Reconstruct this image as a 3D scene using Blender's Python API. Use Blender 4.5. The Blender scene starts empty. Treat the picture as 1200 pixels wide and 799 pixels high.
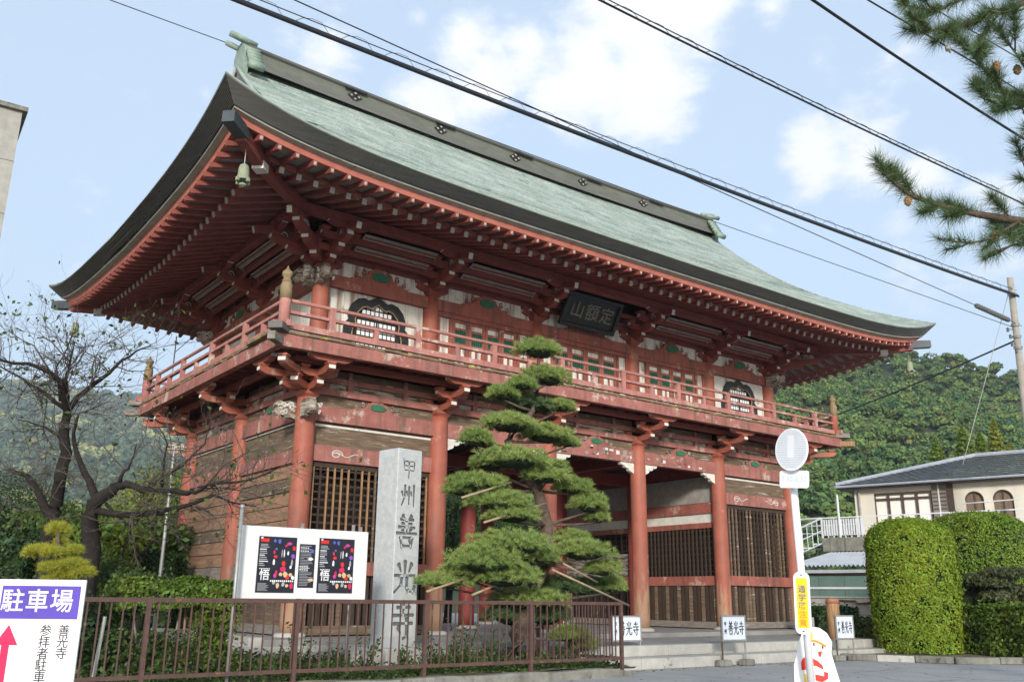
import bpy, bmesh, math, random
import numpy as np
from mathutils import Vector, Matrix, Euler
R=math.radians
random.seed(7); np.random.seed(7)
S=bpy.context.scene; COL=S.collection
# ------------------------------------------------------------ camera
C0=Vector((-8.1931,-18.1413,0.7255)); FPX=1065.7
FW=Vector((0.581975,0.765949,0.273181)); R2=Vector((0.794429,-0.607271,0.010253)); U2=Vector((-0.173748,-0.211056,0.961908))
cam=bpy.data.cameras.new('camera'); cam.sensor_width=36; cam.lens=36*FPX/1200; cam.clip_end=6000; cam.clip_start=.05
co=bpy.data.objects.new('camera',cam); COL.objects.link(co); S.camera=co
co.matrix_world=Matrix(((R2.x,U2.x,-FW.x,C0.x),(R2.y,U2.y,-FW.y,C0.y),(R2.z,U2.z,-FW.z,C0.z),(0,0,0,1)))
def ray(px,py): return FW+R2*((px-600)/FPX)-U2*((py-399.5)/FPX)
def at(px,py,t): return C0+ray(px,py)*t                     # world point seen at photo pixel, t metres deep
def onp(px,py,p0,n):
    d=ray(px,py); return C0+d*((Vector(p0)-C0).dot(Vector(n))/d.dot(Vector(n)))
def ony(px,py,y): return onp(px,py,(0,y,0),(0,1,0))
def onz(px,py,z): return onp(px,py,(0,0,z),(0,0,1))
# ------------------------------------------------------------ light
SUN_EL=R(17); SUND=Vector((-.60,-.80,0)).normalized()      # horizontal direction towards the sun
sun=bpy.data.lights.new('sun','SUN'); sun.energy=2.9; sun.angle=R(7.0); sun.color=(1,.95,.88)
so=bpy.data.objects.new('sun',sun); COL.objects.link(so)
tosun=Vector((SUND.x*math.cos(SUN_EL),SUND.y*math.cos(SUN_EL),math.sin(SUN_EL)))
so.rotation_euler=tosun.to_track_quat('Z','Y').to_euler()
S.view_settings.view_transform='Standard'; S.view_settings.look='None'; S.view_settings.exposure=1.0; S.view_settings.gamma=1
S.view_settings.use_curve_mapping=False
w=bpy.data.worlds.new('World'); S.world=w; w.use_nodes=True
nt=w.node_tree; nt.nodes.clear()
def N(t,**k):
    n=nt.nodes.new(t)
    for a,b in k.items(): setattr(n,a,b)
    return n
out=N('ShaderNodeOutputWorld'); bg=N('ShaderNodeBackground'); bg.inputs['Strength'].default_value=.15
sky=N('ShaderNodeTexSky'); sky.sky_type='NISHITA'; sky.sun_disc=False; sky.sun_elevation=SUN_EL
sky.sun_rotation=math.atan2(SUND.x,SUND.y); sky.air_density=1.0; sky.dust_density=1.6; sky.ozone_density=1.2
tc=N('ShaderNodeTexCoord')
def MA(op,a,b=None,c=None,clamp=False):
    n=N('ShaderNodeMath',operation=op); n.use_clamp=clamp
    for i,v in enumerate((a,b,c)):
        if v is None: continue
        if isinstance(v,(int,float)): n.inputs[i].default_value=v
        else: nt.links.new(v,n.inputs[i])
    return n.outputs[0]
D=tc.outputs['Generated']
ns=N('ShaderNodeTexNoise'); ns.inputs['Scale'].default_value=7; ns.inputs['Detail'].default_value=9; ns.inputs['Roughness'].default_value=.66
nw=N('ShaderNodeTexNoise'); nw.inputs['Scale'].default_value=2.2; nw.inputs['Detail'].default_value=5
mp=N('ShaderNodeMapping'); mp.inputs['Scale'].default_value=(1,1,2.0)
nt.links.new(D,mp.inputs['Vector']); nt.links.new(mp.outputs[0],ns.inputs['Vector']); nt.links.new(mp.outputs[0],nw.inputs['Vector'])
clouds=[(690,70,75,1),(740,30,90,1),(800,15,60,1),(560,90,55,.9),(500,105,55,.8),(540,70,50,.9),(390,55,50,.7),(340,40,30,.5),(490,22,24,.6),(960,190,45,.9),(1020,180,55,.9),(1080,195,45,.8),(960,70,40,.45),(1040,70,40,.4),(905,12,25,.6),(1060,275,60,.5),(1130,330,80,.45),(170,105,20,.35),(240,110,18,.3),(900,270,30,.3),(1110,120,50,.35),(620,60,40,.8),(760,90,60,.9),(1160,230,60,.5)]
acc=None
for (x,y,r,wt) in clouds:
    d=ray(x,y).normalized()
    vn=N('ShaderNodeVectorMath',operation='DISTANCE'); vn.inputs[1].default_value=d; nt.links.new(D,vn.inputs[0])
    v=MA('MULTIPLY_ADD',vn.outputs['Value'],-1.0/(r/FPX*1.55),1.0,clamp=True)
    v=MA('MULTIPLY',v,wt*1.3)
    acc=v if acc is None else MA('MAXIMUM',acc,v)
base=MA('MULTIPLY_ADD',nw.outputs['Fac'],.55,-.18)           # the same broken cloud goes on all round
sm=MA('ADD',MA('MAXIMUM',acc,base),MA('MULTIPLY_ADD',ns.outputs['Fac'],2.6,-1.34))
cov=N('ShaderNodeMapRange'); cov.interpolation_type='SMOOTHSTEP'
cov.inputs['From Min'].default_value=.28; cov.inputs['From Max'].default_value=.95; nt.links.new(sm,cov.inputs['Value'])
mx=N('ShaderNodeMixRGB'); mx.inputs['Color2'].default_value=(4.1,4.1,4.2,1)
hz=N('ShaderNodeMixRGB'); hz.inputs['Fac'].default_value=.66; hz.inputs['Color2'].default_value=(2.6,3.12,3.72,1)
nt.links.new(sky.outputs[0],hz.inputs['Color1']); nt.links.new(hz.outputs[0],mx.inputs['Color1'])
cm=MA('MULTIPLY',cov.outputs[0],.9); nt.links.new(cm,mx.inputs['Fac']); nt.links.new(mx.outputs[0],bg.inputs['Color']); nt.links.new(bg.outputs[0],out.inputs[0])

# ------------------------------------------------------------ materials
MATS={}
def mat(name,c1,c2=None,scale=6,rough=.75,bump=.15,stretch=(1,1,1),c3=None,c3lo=.62,detail=6,metal=0,bscale=None,island=0,trans=0,coords='Object',spec=.35,bdist=.02,fine=None,streak=None):
    m=bpy.data.materials.new(name); m.use_nodes=True; nt=m.node_tree; b=nt.nodes['Principled BSDF']
    b.inputs['Roughness'].default_value=rough; b.inputs['Metallic'].default_value=metal; b.inputs['Specular IOR Level'].default_value=spec
    L=nt.links.new; nd=nt.nodes.new
    c2=c2 or tuple(x*.8 for x in c1)
    tc=nd('ShaderNodeTexCoord'); mp=nd('ShaderNodeMapping'); mp.inputs['Scale'].default_value=stretch; L(tc.outputs[coords],mp.inputs['Vector'])
    n=nd('ShaderNodeTexNoise'); n.inputs['Scale'].default_value=scale; n.inputs['Detail'].default_value=detail; n.inputs['Roughness'].default_value=.62; L(mp.outputs[0],n.inputs['Vector'])
    cr=nd('ShaderNodeValToRGB'); cr.color_ramp.elements[0].position=.36; cr.color_ramp.elements[1].position=.64
    cr.color_ramp.elements[0].color=(*c1,1); cr.color_ramp.elements[1].color=(*c2,1); L(n.outputs['Fac'],cr.inputs['Fac'])
    col=cr.outputs[0]
    if c3:
        n2=nd('ShaderNodeTexNoise'); n2.inputs['Scale'].default_value=scale*.7; n2.inputs['Detail'].default_value=10; n2.inputs['Roughness'].default_value=.7
        mp2=nd('ShaderNodeMapping'); mp2.inputs['Location'].default_value=(3.1,7.7,1.3); mp2.inputs['Scale'].default_value=stretch; L(tc.outputs[coords],mp2.inputs['Vector']); L(mp2.outputs[0],n2.inputs['Vector'])
        r2=nd('ShaderNodeMapRange'); r2.inputs['From Min'].default_value=c3lo; r2.inputs['From Max'].default_value=c3lo+.06; L(n2.outputs['Fac'],r2.inputs['Value'])
        mx=nd('ShaderNodeMixRGB'); L(r2.outputs[0],mx.inputs['Fac']); L(col,mx.inputs['Color1']); mx.inputs['Color2'].default_value=(*c3,1); col=mx.outputs[0]
    if fine:                                   # fine value grain
        n3=nd('ShaderNodeTexNoise'); n3.inputs['Scale'].default_value=fine[0]; n3.inputs['Detail'].default_value=3; L(mp.outputs[0],n3.inputs['Vector'])
        hs=nd('ShaderNodeHueSaturation'); mr=nd('ShaderNodeMapRange'); mr.inputs['From Min'].default_value=.3; mr.inputs['From Max'].default_value=.7; mr.inputs['To Min'].default_value=1-fine[1]; mr.inputs['To Max'].default_value=1+fine[1]
        L(n3.outputs['Fac'],mr.inputs['Value']); L(mr.outputs[0],hs.inputs['Value']); L(col,hs.inputs['Color']); col=hs.outputs[0]
    if streak:                                 # rain streaks / runs: (colour, amount, horizontal scale)
        mp4=nd('ShaderNodeMapping'); mp4.inputs['Scale'].default_value=(streak[2],streak[2],streak[2]*.06); L(tc.outputs[coords],mp4.inputs['Vector'])
        n4=nd('ShaderNodeTexNoise'); n4.inputs['Scale'].default_value=1; n4.inputs['Detail'].default_value=8; L(mp4.outputs[0],n4.inputs['Vector'])
        r4=nd('ShaderNodeMapRange'); r4.inputs['From Min'].default_value=.5; r4.inputs['From Max'].default_value=.68; r4.inputs['To Max'].default_value=streak[1]; L(n4.outputs['Fac'],r4.inputs['Value'])
        m4=nd('ShaderNodeMixRGB'); L(r4.outputs[0],m4.inputs['Fac']); L(col,m4.inputs['Color1']); m4.inputs['Color2'].default_value=(*streak[0],1); col=m4.outputs[0]
    if island:
        g=nd('ShaderNodeNewGeometry'); hs=nd('ShaderNodeHueSaturation'); mr=nd('ShaderNodeMapRange'); mr.inputs['To Min'].default_value=1-island; mr.inputs['To Max'].default_value=1+island
        L(g.outputs['Random Per Island'],mr.inputs['Value']); L(mr.outputs[0],hs.inputs['Value']); L(col,hs.inputs['Color'])
        m2=nd('ShaderNodeMath'); m2.operation='MULTIPLY_ADD'; m2.inputs[1].default_value=.05; m2.inputs[2].default_value=.475; L(g.outputs['Random Per Island'],m2.inputs[0]); L(m2.outputs[0],hs.inputs['Hue']); col=hs.outputs[0]
    L(col,b.inputs['Base Color'])
    if bump:
        nb=nd('ShaderNodeTexNoise'); nb.inputs['Scale'].default_value=bscale or scale*3; nb.inputs['Detail'].default_value=6; L(mp.outputs[0],nb.inputs['Vector'])
        bp=nd('ShaderNodeBump'); bp.inputs['Strength'].default_value=bump; bp.inputs['Distance'].default_value=bdist; L(nb.outputs['Fac'],bp.inputs['Height']); L(bp.outputs[0],b.inputs['Normal'])
    if trans:
        tr=nd('ShaderNodeBsdfTranslucent'); L(col,tr.inputs['Color']); ms=nd('ShaderNodeMixShader'); ms.inputs['Fac'].default_value=trans
        L(b.outputs[0],ms.inputs[1]); L(tr.outputs[0],ms.inputs[2]); L(ms.outputs[0],nt.nodes['Material Output'].inputs['Surface'])
    MATS[name]=m; return m
V=(7,7,.8); H=(.8,7,7)
pinkrail=mat('sun_bleached_red_paint',(.46,.215,.185),(.38,.155,.13),3,.85,.35,c3=(.55,.42,.36),c3lo=.56,streak=((.2,.13,.11),.6,10),fine=(60,.2))
red=mat('red_paint',(.37,.122,.09),(.28,.088,.065),2.5,.7,.25,(1,1,1),c3=(.50,.30,.24),c3lo=.575,streak=((.11,.075,.06),.75,7),fine=(60,.18))
redcol=mat('red_column_paint',(.39,.118,.074),(.29,.085,.056),1.6,.6,.2,c3=(.48,.29,.22),c3lo=.585,streak=((.20,.11,.08),.6,8),fine=(50,.12))
redpale=mat('faded_red_paint',(.38,.155,.13),(.29,.108,.088),3,.8,.3,c3=(.50,.36,.30),c3lo=.555,streak=((.14,.095,.075),.75,7),fine=(60,.2))
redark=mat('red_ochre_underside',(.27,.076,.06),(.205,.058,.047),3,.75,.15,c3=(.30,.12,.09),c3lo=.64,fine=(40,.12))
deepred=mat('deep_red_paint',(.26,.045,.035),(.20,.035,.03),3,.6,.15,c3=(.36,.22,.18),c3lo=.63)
vermil=mat('vermilion_paint',(.46,.155,.11),(.38,.12,.085),4,.6,.1,c3=(.58,.27,.2),c3lo=.66)
white=mat('old_white_paint',(.72,.70,.64),(.60,.57,.51),6,.85,.2,c3=(.30,.25,.20),c3lo=.63)
plaster=mat('weathered_white_panel',(.76,.75,.70),(.66,.64,.57),4,.85,.15,c3=(.34,.23,.13),c3lo=.60,streak=((.24,.14,.08),.85,7))
eaveboard=mat('eave_board',(.34,.32,.29),(.26,.24,.215),5,.85,.2,(1,1,1),c3=(.17,.14,.12),c3lo=.62)
boards=mat('bare_weathered_board',(.20,.14,.095),(.11,.075,.05),3,.9,.5,(.7,.7,7),c3=(.42,.39,.33),c3lo=.58)
flaky=mat('flaking_white_board',(.50,.47,.41),(.28,.22,.17),3,.9,.5,(.8,.8,5),c3=(.12,.085,.06),c3lo=.50)
plank=mat('brown_plank',(.36,.21,.125),(.23,.14,.09),2.2,.8,.5,(.6,.6,6),c3=(.13,.085,.06),c3lo=.60,fine=(30,.2))
darkwood=mat('dark_slat_wood',(.065,.042,.028),(.04,.027,.02),6,.8,.3,(5,5,.7),c3=(.16,.10,.06),c3lo=.62)
tanwood=mat('tan_slat_wood',(.38,.22,.11),(.25,.14,.07),5,.8,.3,(5,5,.7),c3=(.12,.08,.05),c3lo=.6)
greywood=mat('grey_wood',(.27,.24,.21),(.18,.155,.13),4,.9,.5,(1,1,6),c3=(.38,.36,.32),c3lo=.6)
mossy=mat('mossy_board_end',(.24,.17,.11),(.13,.09,.06),7,.9,.5,c3=(.30,.27,.07),c3lo=.55,island=.4)
goldwood=mat('finial_wood',(.33,.23,.13),(.22,.16,.09),8,.7,.2,c3=(.2,.2,.1),c3lo=.6)
copper=mat('green_copper_roof',(.24,.295,.255),(.34,.385,.335),1.6,.6,.25,(1.2,1,1),c3=(.135,.20,.18),c3lo=.60,detail=9,fine=(14,.22),island=.16)
copperdark=mat('dark_copper_edge',(.105,.11,.10),(.145,.14,.125),3,.6,.2,(.4,.4,8),c3=(.15,.125,.095),c3lo=.6)
copperblue=mat('dark_blue_copper',(.04,.055,.065),(.06,.075,.08),3,.5,.15)
patina=mat('pale_patina',(.19,.26,.21),(.28,.35,.285),6,.6,.2,c3=(.13,.19,.15),c3lo=.6)
ridgem=mat('ridge_copper',(.105,.115,.092),(.145,.15,.12),2,.6,.15,(1,1,3),c3=(.14,.10,.075),c3lo=.62)
beige=mat('beige_eave_strip',(.40,.37,.30),(.30,.28,.23),4,.8,.2,c3=(.2,.17,.13),c3lo=.62)
black=mat('black_lacquer',(.018,.018,.018),(.03,.03,.028),8,.4,.1,c3=(.07,.065,.06),c3lo=.66)
gold=mat('dull_gold',(.27,.26,.20),(.17,.165,.13),12,.6,.1)
green=mat('green_paint',(.035,.19,.10),(.03,.13,.075),9,.75,.2,c3=(.2,.25,.18),c3lo=.66)
dgreen=mat('green_shutter_slat',(.02,.12,.075),(.015,.08,.05),9,.6,.1)
darkvoid=mat('dark_void_tone',(.035,.028,.024),(.025,.02,.018),4,.9,.2)  # near black: interior shade put into the colour
paper=mat('paper_panel',(.60,.57,.50),(.5,.47,.4),5,.9,.05)
stone=mat('grey_granite',(.50,.52,.515),(.41,.43,.43),9,.75,.25,c3=(.48,.49,.48),c3lo=.62,fine=(120,.16))
stoneshade=mat('carving_shade_granite',(.155,.165,.17),(.12,.13,.135),12,.85,.2)  # recess shade painted into the granite of the carved characters
palestone=mat('pale_step_stone',(.47,.46,.42),(.38,.37,.335),3,.85,.35,c3=(.17,.165,.14),c3lo=.60,fine=(60,.12))
concrete=mat('aged_concrete',(.25,.24,.205),(.17,.165,.14),4,.9,.4,c3=(.07,.07,.055),c3lo=.58,streak=((.06,.06,.05),.6,6),fine=(70,.15))
concpale=mat('pale_concrete',(.40,.385,.35),(.32,.31,.28),3,.9,.25,fine=(80,.1),streak=((.2,.19,.17),.35,3))
asphalt=mat('asphalt',(.31,.315,.315),(.36,.362,.36),1.2,.9,.5,c3=(.25,.25,.25),c3lo=.6,fine=(90,.22),bscale=120)
# cracks and tar patches in the road surface
nt=asphalt.node_tree; bs_=nt.nodes['Principled BSDF']; src=bs_.inputs['Base Color'].links[0].from_socket
tc_=nt.nodes.new('ShaderNodeTexCoord'); nz_=nt.nodes.new('ShaderNodeTexNoise'); nz_.inputs['Scale'].default_value=1.3; nz_.inputs['Detail'].default_value=6
va_=nt.nodes.new('ShaderNodeMixRGB'); va_.inputs['Fac'].default_value=.35; nt.links.new(tc_.outputs['Object'],nz_.inputs['Vector']); nt.links.new(tc_.outputs['Object'],va_.inputs['Color1']); nt.links.new(nz_.outputs['Color'],va_.inputs['Color2'])
vo_=nt.nodes.new('ShaderNodeTexVoronoi'); vo_.feature='DISTANCE_TO_EDGE'; vo_.inputs['Scale'].default_value=.45; nt.links.new(va_.outputs[0],vo_.inputs['Vector'])
mr_=nt.nodes.new('ShaderNodeMapRange'); mr_.inputs['From Min'].default_value=.0; mr_.inputs['From Max'].default_value=.012; mr_.inputs['To Min'].default_value=.55; mr_.inputs['To Max'].default_value=0; nt.links.new(vo_.outputs['Distance'],mr_.inputs['Value'])
mx_=nt.nodes.new('ShaderNodeMixRGB'); mx_.inputs['Color2'].default_value=(.06,.06,.058,1); nt.links.new(mr_.outputs[0],mx_.inputs['Fac']); nt.links.new(src,mx_.inputs['Color1']); nt.links.new(mx_.outputs[0],bs_.inputs['Base Color'])
earth=mat('dark_earth',(.15,.12,.085),(.20,.165,.12),3,.95,.6,c3=(.07,.08,.03),c3lo=.55)
apron=mat('stone_apron',(.33,.32,.295),(.26,.25,.235),1.5,.9,.3,c3=(.11,.1,.09),c3lo=.6,fine=(50,.12))
fencem=mat('brown_railing_paint',(.11,.058,.048),(.075,.042,.036),9,.55,.2,c3=(.22,.10,.05),c3lo=.6)
steelp=mat('grey_galvanised_pipe',(.34,.34,.33),(.26,.26,.25),7,.45,.1,metal=.3,c3=(.25,.15,.09),c3lo=.66)
signwhite=mat('white_sign_enamel',(.84,.84,.84),(.81,.81,.82),4,.35,.03,c3=(.6,.6,.58),c3lo=.7)
boardwhite=mat('white_notice_board',(.70,.70,.68),(.64,.64,.62),3,.6,.08,c3=(.42,.41,.38),c3lo=.68)
purple=mat('violet_print',(.105,.065,.42),None,3,.5,0)
crimson=mat('crimson_print',(.62,.02,.10),None,3,.5,0)
ink=mat('black_ink',(.03,.03,.04),None,3,.6,0)
yellow=mat('yellow_reflective_sheet',(.85,.62,.02),(.80,.56,.02),3,.4,0)
orange=mat('orange_print',(.80,.30,.02),None,3,.5,0)
redprint=mat('red_print',(.72,.03,.02),None,3,.5,0)
bluegrey=mat('glare_pale_print',(.64,.70,.77),None,3,.5,0)  # print colour paled to hold the glare on the sign plates
bluewhite=mat('pale_blue_white_panel',(.66,.72,.80),(.62,.68,.76),3,.5,.03)
bark=mat('dark_bark',(.026,.021,.018),(.015,.012,.010),12,.95,.8,c3=(.06,.055,.048),c3lo=.62)
pinebark=mat('pine_bark',(.14,.10,.075),(.08,.058,.045),10,.95,.9,c3=(.22,.18,.14),c3lo=.6)
twigm=mat('twig_bark',(.105,.085,.075),(.07,.055,.05),10,.9,.2)
bamboo=mat('dry_bamboo',(.36,.28,.17),(.26,.2,.13),6,.6,.1)
leafc=mat('cherry_leaf',(.05,.095,.02),(.09,.13,.03),1.5,.6,0,island=.5,trans=.3)
leafy=mat('yellow_green_leaf',(.16,.21,.03),(.28,.28,.04),1.2,.55,0,island=.35,trans=.35)
leafh=mat('hedge_leaf',(.095,.16,.022),(.15,.205,.03),1.0,.5,0,island=.45,trans=.25)
leafd=mat('dark_hedge_leaf',(.02,.05,.012),(.035,.07,.018),1.0,.45,0,island=.45,trans=.15)
leaft2=mat('deep_topiary_leaf',(.12,.205,.02),(.185,.265,.026),.9,.5,0,island=.4,trans=.25)
leaft=mat('topiary_leaf',(.18,.275,.022),(.265,.34,.028),.9,.5,0,island=.4,trans=.3)
leafb=mat('shrub_leaf',(.05,.09,.02),(.10,.14,.03),.8,.55,0,island=.5,trans=.25)
leafo=mat('olive_brown_leaf',(.045,.06,.022),(.085,.085,.03),.8,.6,0,island=.5,trans=.2)
needle=mat('pine_needle',(.21,.295,.08),(.32,.39,.115),1.2,.5,0,island=.4,trans=.2)
needley=mat('yellow_pine_needle',(.46,.44,.05),(.36,.38,.06),1.5,.5,0,island=.35,trans=.3)
needled=mat('black_pine_needle',(.075,.13,.055),(.12,.175,.065),1.2,.45,0,island=.45,trans=.15)
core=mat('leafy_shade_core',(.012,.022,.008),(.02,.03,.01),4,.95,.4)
hilltree=mat('hill_foliage',(.04,.10,.034),(.155,.215,.05),.13,.7,0,c3=(.16,.155,.05),c3lo=.60,island=.4,trans=.12,coords='Object')
farwood=mat('far_wood_foliage',(.04,.08,.04),(.085,.12,.05),.02,.8,0,c3=(.30,.30,.10),c3lo=.54,island=.3)  # yellow patches put the lit part of the far slope into the colour
hillsoil=mat('hill_soil',(.03,.05,.018),(.045,.06,.02),.05,.95,0)
slate=mat('blue_grey_roof_tile',(.26,.285,.32),(.33,.35,.385),2,.5,.2,fine=(20,.15),island=.12)
cream=mat('cream_render',(.72,.68,.58),(.66,.62,.53),1,.85,.1,streak=((.4,.36,.3),.25,1.5))
brownframe=mat('brown_window_frame',(.10,.07,.055),(.075,.05,.04),5,.5,.1)
curtain=mat('pale_curtain',(.86,.85,.80),(.80,.78,.72),3,.8,0,stretch=(6,6,.5))
browncurt=mat('brown_curtain',(.22,.155,.11),(.14,.1,.075),3,.8,0,stretch=(14,14,.3))
aluwhite=mat('white_aluminium_rail',(.66,.68,.70),(.6,.62,.64),3,.4,0)
teal=mat('teal_metal_sheet',(.13,.21,.19),(.105,.17,.155),2,.5,.1,stretch=(1,1,.3),c3=(.2,.24,.22),c3lo=.62)
corr=mat('pale_corrugated_sheet',(.45,.48,.52),(.36,.39,.43),2,.5,.1)
polem=mat('concrete_pole',(.36,.33,.28),(.28,.26,.22),3,.85,.2)
wirem=mat('black_cable',(.012,.012,.016),None,3,.5,0)
glass=mat('dark_window_glass',(.05,.06,.065),(.07,.08,.085),1,.08,0,spec=.8)
bronze=mat('verdigris_bronze',(.30,.31,.20),(.20,.24,.17),10,.6,.2,c3=(.40,.40,.33),c3lo=.6)
leafg=mat('ground_cover_leaf',(.045,.085,.02),(.09,.13,.03),2,.6,0,island=.5,trans=.2)
printg=mat('grey_print',(.35,.36,.38),None,3,.6,0); printw=mat('white_print',(.78,.78,.78),None,3,.6,0)
printb=mat('dark_navy_print',(.012,.013,.022),(.02,.018,.03),9,.5,0); printu=mat('blue_print',(.08,.12,.45),None,3,.5,0)
printm=mat('magenta_print',(.55,.05,.28),None,3,.5,0); printv=mat('purple_print',(.28,.08,.5),None,3,.5,0); printy=mat('warm_print',(.6,.42,.22),None,3,.5,0)

dullwhite=mat('dull_white_tip',(.50,.47,.42),(.36,.33,.29),9,.85,.2,c3=(.25,.12,.09),c3lo=.6)
# paint worn off the foot of the columns (object height is height above the base)
worn=redcol.copy(); worn.name='worn_column_paint'; nt=worn.node_tree; bs_=nt.nodes['Principled BSDF']; src=bs_.inputs['Base Color'].links[0].from_socket
tc_=nt.nodes.new('ShaderNodeTexCoord'); sp_=nt.nodes.new('ShaderNodeSeparateXYZ'); nt.links.new(tc_.outputs['Object'],sp_.inputs[0])
nn_=nt.nodes.new('ShaderNodeTexNoise'); nn_.inputs['Scale'].default_value=5; nn_.inputs['Detail'].default_value=8; mp_=nt.nodes.new('ShaderNodeMapping'); mp_.inputs['Scale'].default_value=(2,2,.35); nt.links.new(tc_.outputs['Object'],mp_.inputs[0]); nt.links.new(mp_.outputs[0],nn_.inputs['Vector'])
ma_=nt.nodes.new('ShaderNodeMath'); ma_.operation='MULTIPLY_ADD'; ma_.inputs[1].default_value=3.6; nt.links.new(nn_.outputs['Fac'],ma_.inputs[0]); nt.links.new(sp_.outputs['Z'],ma_.inputs[2])
mr_=nt.nodes.new('ShaderNodeMapRange'); mr_.inputs['From Min'].default_value=3.05; mr_.inputs['From Max'].default_value=2.45; mr_.inputs['To Max'].default_value=.9; nt.links.new(ma_.outputs[0],mr_.inputs['Value'])
mx_=nt.nodes.new('ShaderNodeMixRGB'); mx_.inputs['Color2'].default_value=(.36,.225,.14,1); nt.links.new(mr_.outputs[0],mx_.inputs['Fac']); nt.links.new(src,mx_.inputs['Color1']); nt.links.new(mx_.outputs[0],bs_.inputs['Base Color'])
# ------------------------------------------------------------ mesh helpers
class MB:
    def __init__(s): s.v=[]; s.f=[]; s.m=[]
    def add(s,vs,fs,mi=0):
        o=len(s.v); s.v+= [tuple(v) for v in vs]; s.f+=[tuple(i+o for i in f) for f in fs]; s.m+=[mi]*len(fs)
    def box(s,c,d,M=None,mi=0):
        x,y,z=[a/2 for a in d]; c=Vector(c)
        vs=[Vector(p) for p in ((-x,-y,-z),(x,-y,-z),(x,y,-z),(-x,y,-z),(-x,-y,z),(x,-y,z),(x,y,z),(-x,y,z))]
        if M is not None: vs=[M@v for v in vs]
        s.add([v+c for v in vs],[(0,3,2,1),(4,5,6,7),(0,1,5,4),(1,2,6,5),(2,3,7,6),(3,0,4,7)],mi)
    def beam(s,a,b,w,h,mi=0,up=(0,0,1),endmi=None):
        a=Vector(a);b=Vector(b);d=(b-a).normalized(); sd=d.cross(Vector(up)).normalized(); u=sd.cross(d)
        vs=[p+sd*(i*w/2)+u*(j*h/2) for p in (a,b) for i,j in ((-1,-1),(1,-1),(1,1),(-1,1))]
        s.add(vs,[(0,4,5,1),(1,5,6,2),(2,6,7,3),(3,7,4,0)],mi); s.add([vs[i] for i in range(4)],[(0,1,2,3)],mi if endmi is None else endmi)
        s.add([vs[i] for i in range(4,8)],[(3,2,1,0)],mi if endmi is None else endmi)
    def tube(s,ps,rs,n=8,mi=0,cap=True):
        ps=[Vector(p) for p in ps]; 
        if isinstance(rs,(int,float)): rs=[rs]*len(ps)
        o=len(s.v); vs=[]; fs=[]
        for i,p in enumerate(ps):
            d=(ps[min(i+1,len(ps)-1)]-ps[max(i-1,0)]).normalized()
            ax=d.cross(Vector((0,0,1))) if abs(d.z)<.95 else d.cross(Vector((1,0,0))); ax.normalize(); ay=d.cross(ax)
            for k in range(n):
                t=2*math.pi*k/n; vs.append(p+(ax*math.cos(t)+ay*math.sin(t))*rs[i])
        for i in range(len(ps)-1):
            for k in range(n): fs.append((i*n+k,i*n+(k+1)%n,(i+1)*n+(k+1)%n,(i+1)*n+k))
        if cap: fs.append(tuple(range(n))[::-1]); fs.append(tuple(range((len(ps)-1)*n,len(ps)*n)))
        s.add(vs,fs,mi)
    def lathe(s,prof,o=(0,0,0),n=16,mi=0,M=None):
        o=Vector(o); vs=[];fs=[]
        for r,z in prof:
            for k in range(n):
                t=2*math.pi*k/n; v=Vector((r*math.cos(t),r*math.sin(t),z)); v=M@v if M is not None else v; vs.append(v+o)
        for i in range(len(prof)-1):
            for k in range(n): fs.append((i*n+k,i*n+(k+1)%n,(i+1)*n+(k+1)%n,(i+1)*n+k))
        fs.append(tuple(range(n))[::-1]); fs.append(tuple(range((len(prof)-1)*n,len(prof)*n)))
        s.add(vs,fs,mi)
    def prism(s,pts,th,o,u,v,mi=0,sidemi=None,off=0):
        o=Vector(o);u=Vector(u);v=Vector(v);n=u.cross(v).normalized(); k=len(pts)
        a=[o+u*p[0]+v*p[1]+n*off for p in pts]; b=[p+n*th for p in a]
        s.add(a,[tuple(range(k))[::-1]],mi); s.add(b,[tuple(range(k))],mi)
        sm=mi if sidemi is None else (sidemi if not callable(sidemi) else None)
        for i in range(k):
            j=(i+1)%k; mm=sm if sm is not None else sidemi(i)
            s.add([a[i],a[j],b[j],b[i]],[(0,1,2,3)],mm)
    def mesh(s,name,mats,smooth=False):
        me=bpy.data.meshes.new(name); me.from_pydata(s.v,[],s.f)
        for m in (mats if isinstance(mats,(list,tuple)) else [mats]): me.materials.append(m)
        if any(s.m): me.polygons.foreach_set('material_index',s.m)
        if smooth: me.polygons.foreach_set('use_smooth',[True]*len(s.f))
        me.update(); return me
def bevel(me,w=.01,seg=1):
    bm=bmesh.new(); bm.from_mesh(me); bmesh.ops.remove_doubles(bm,verts=bm.verts,dist=1e-5)
    bmesh.ops.bevel(bm,geom=[e for e in bm.edges if e.is_manifold and e.calc_face_angle(0)>.5],offset=w,segments=seg,affect='EDGES'); bm.to_mesh(me); bm.free(); return me
def link(me,name,parent=None,loc=None,rot=None,M=None,**tags):
    o=bpy.data.objects.new(name,me); COL.objects.link(o)
    if parent is not None:
        o.parent=parent
        if loc is None and M is None: o.matrix_parent_inverse=Matrix.Translation(-parent.location) if parent.parent is None else Matrix.Identity(4)
    if loc is not None: o.location=loc
    if rot is not None: o.rotation_euler=rot
    if M is not None: o.matrix_local=M
    for k,v in tags.items(): o[k]=v
    return o
def build(mb,name,mats,parent=None,smooth=False,**t): return link(mb.mesh(name,mats,smooth),name,parent,**t)
def thing(name,loc,label,category,group=None,rz=0):
    o=bpy.data.objects.new(name,None); COL.objects.link(o); o.location=loc; o.rotation_euler=(0,0,rz); o.empty_display_size=.3
    o['label']=label; o['category']=category
    if group: o['group']=group
    return o
def struct(mb,name,mats,smooth=False,parent=None,**t): 
    if parent is None: t['kind']='structure'
    return build(mb,name,mats,parent,smooth,**t)
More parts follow.
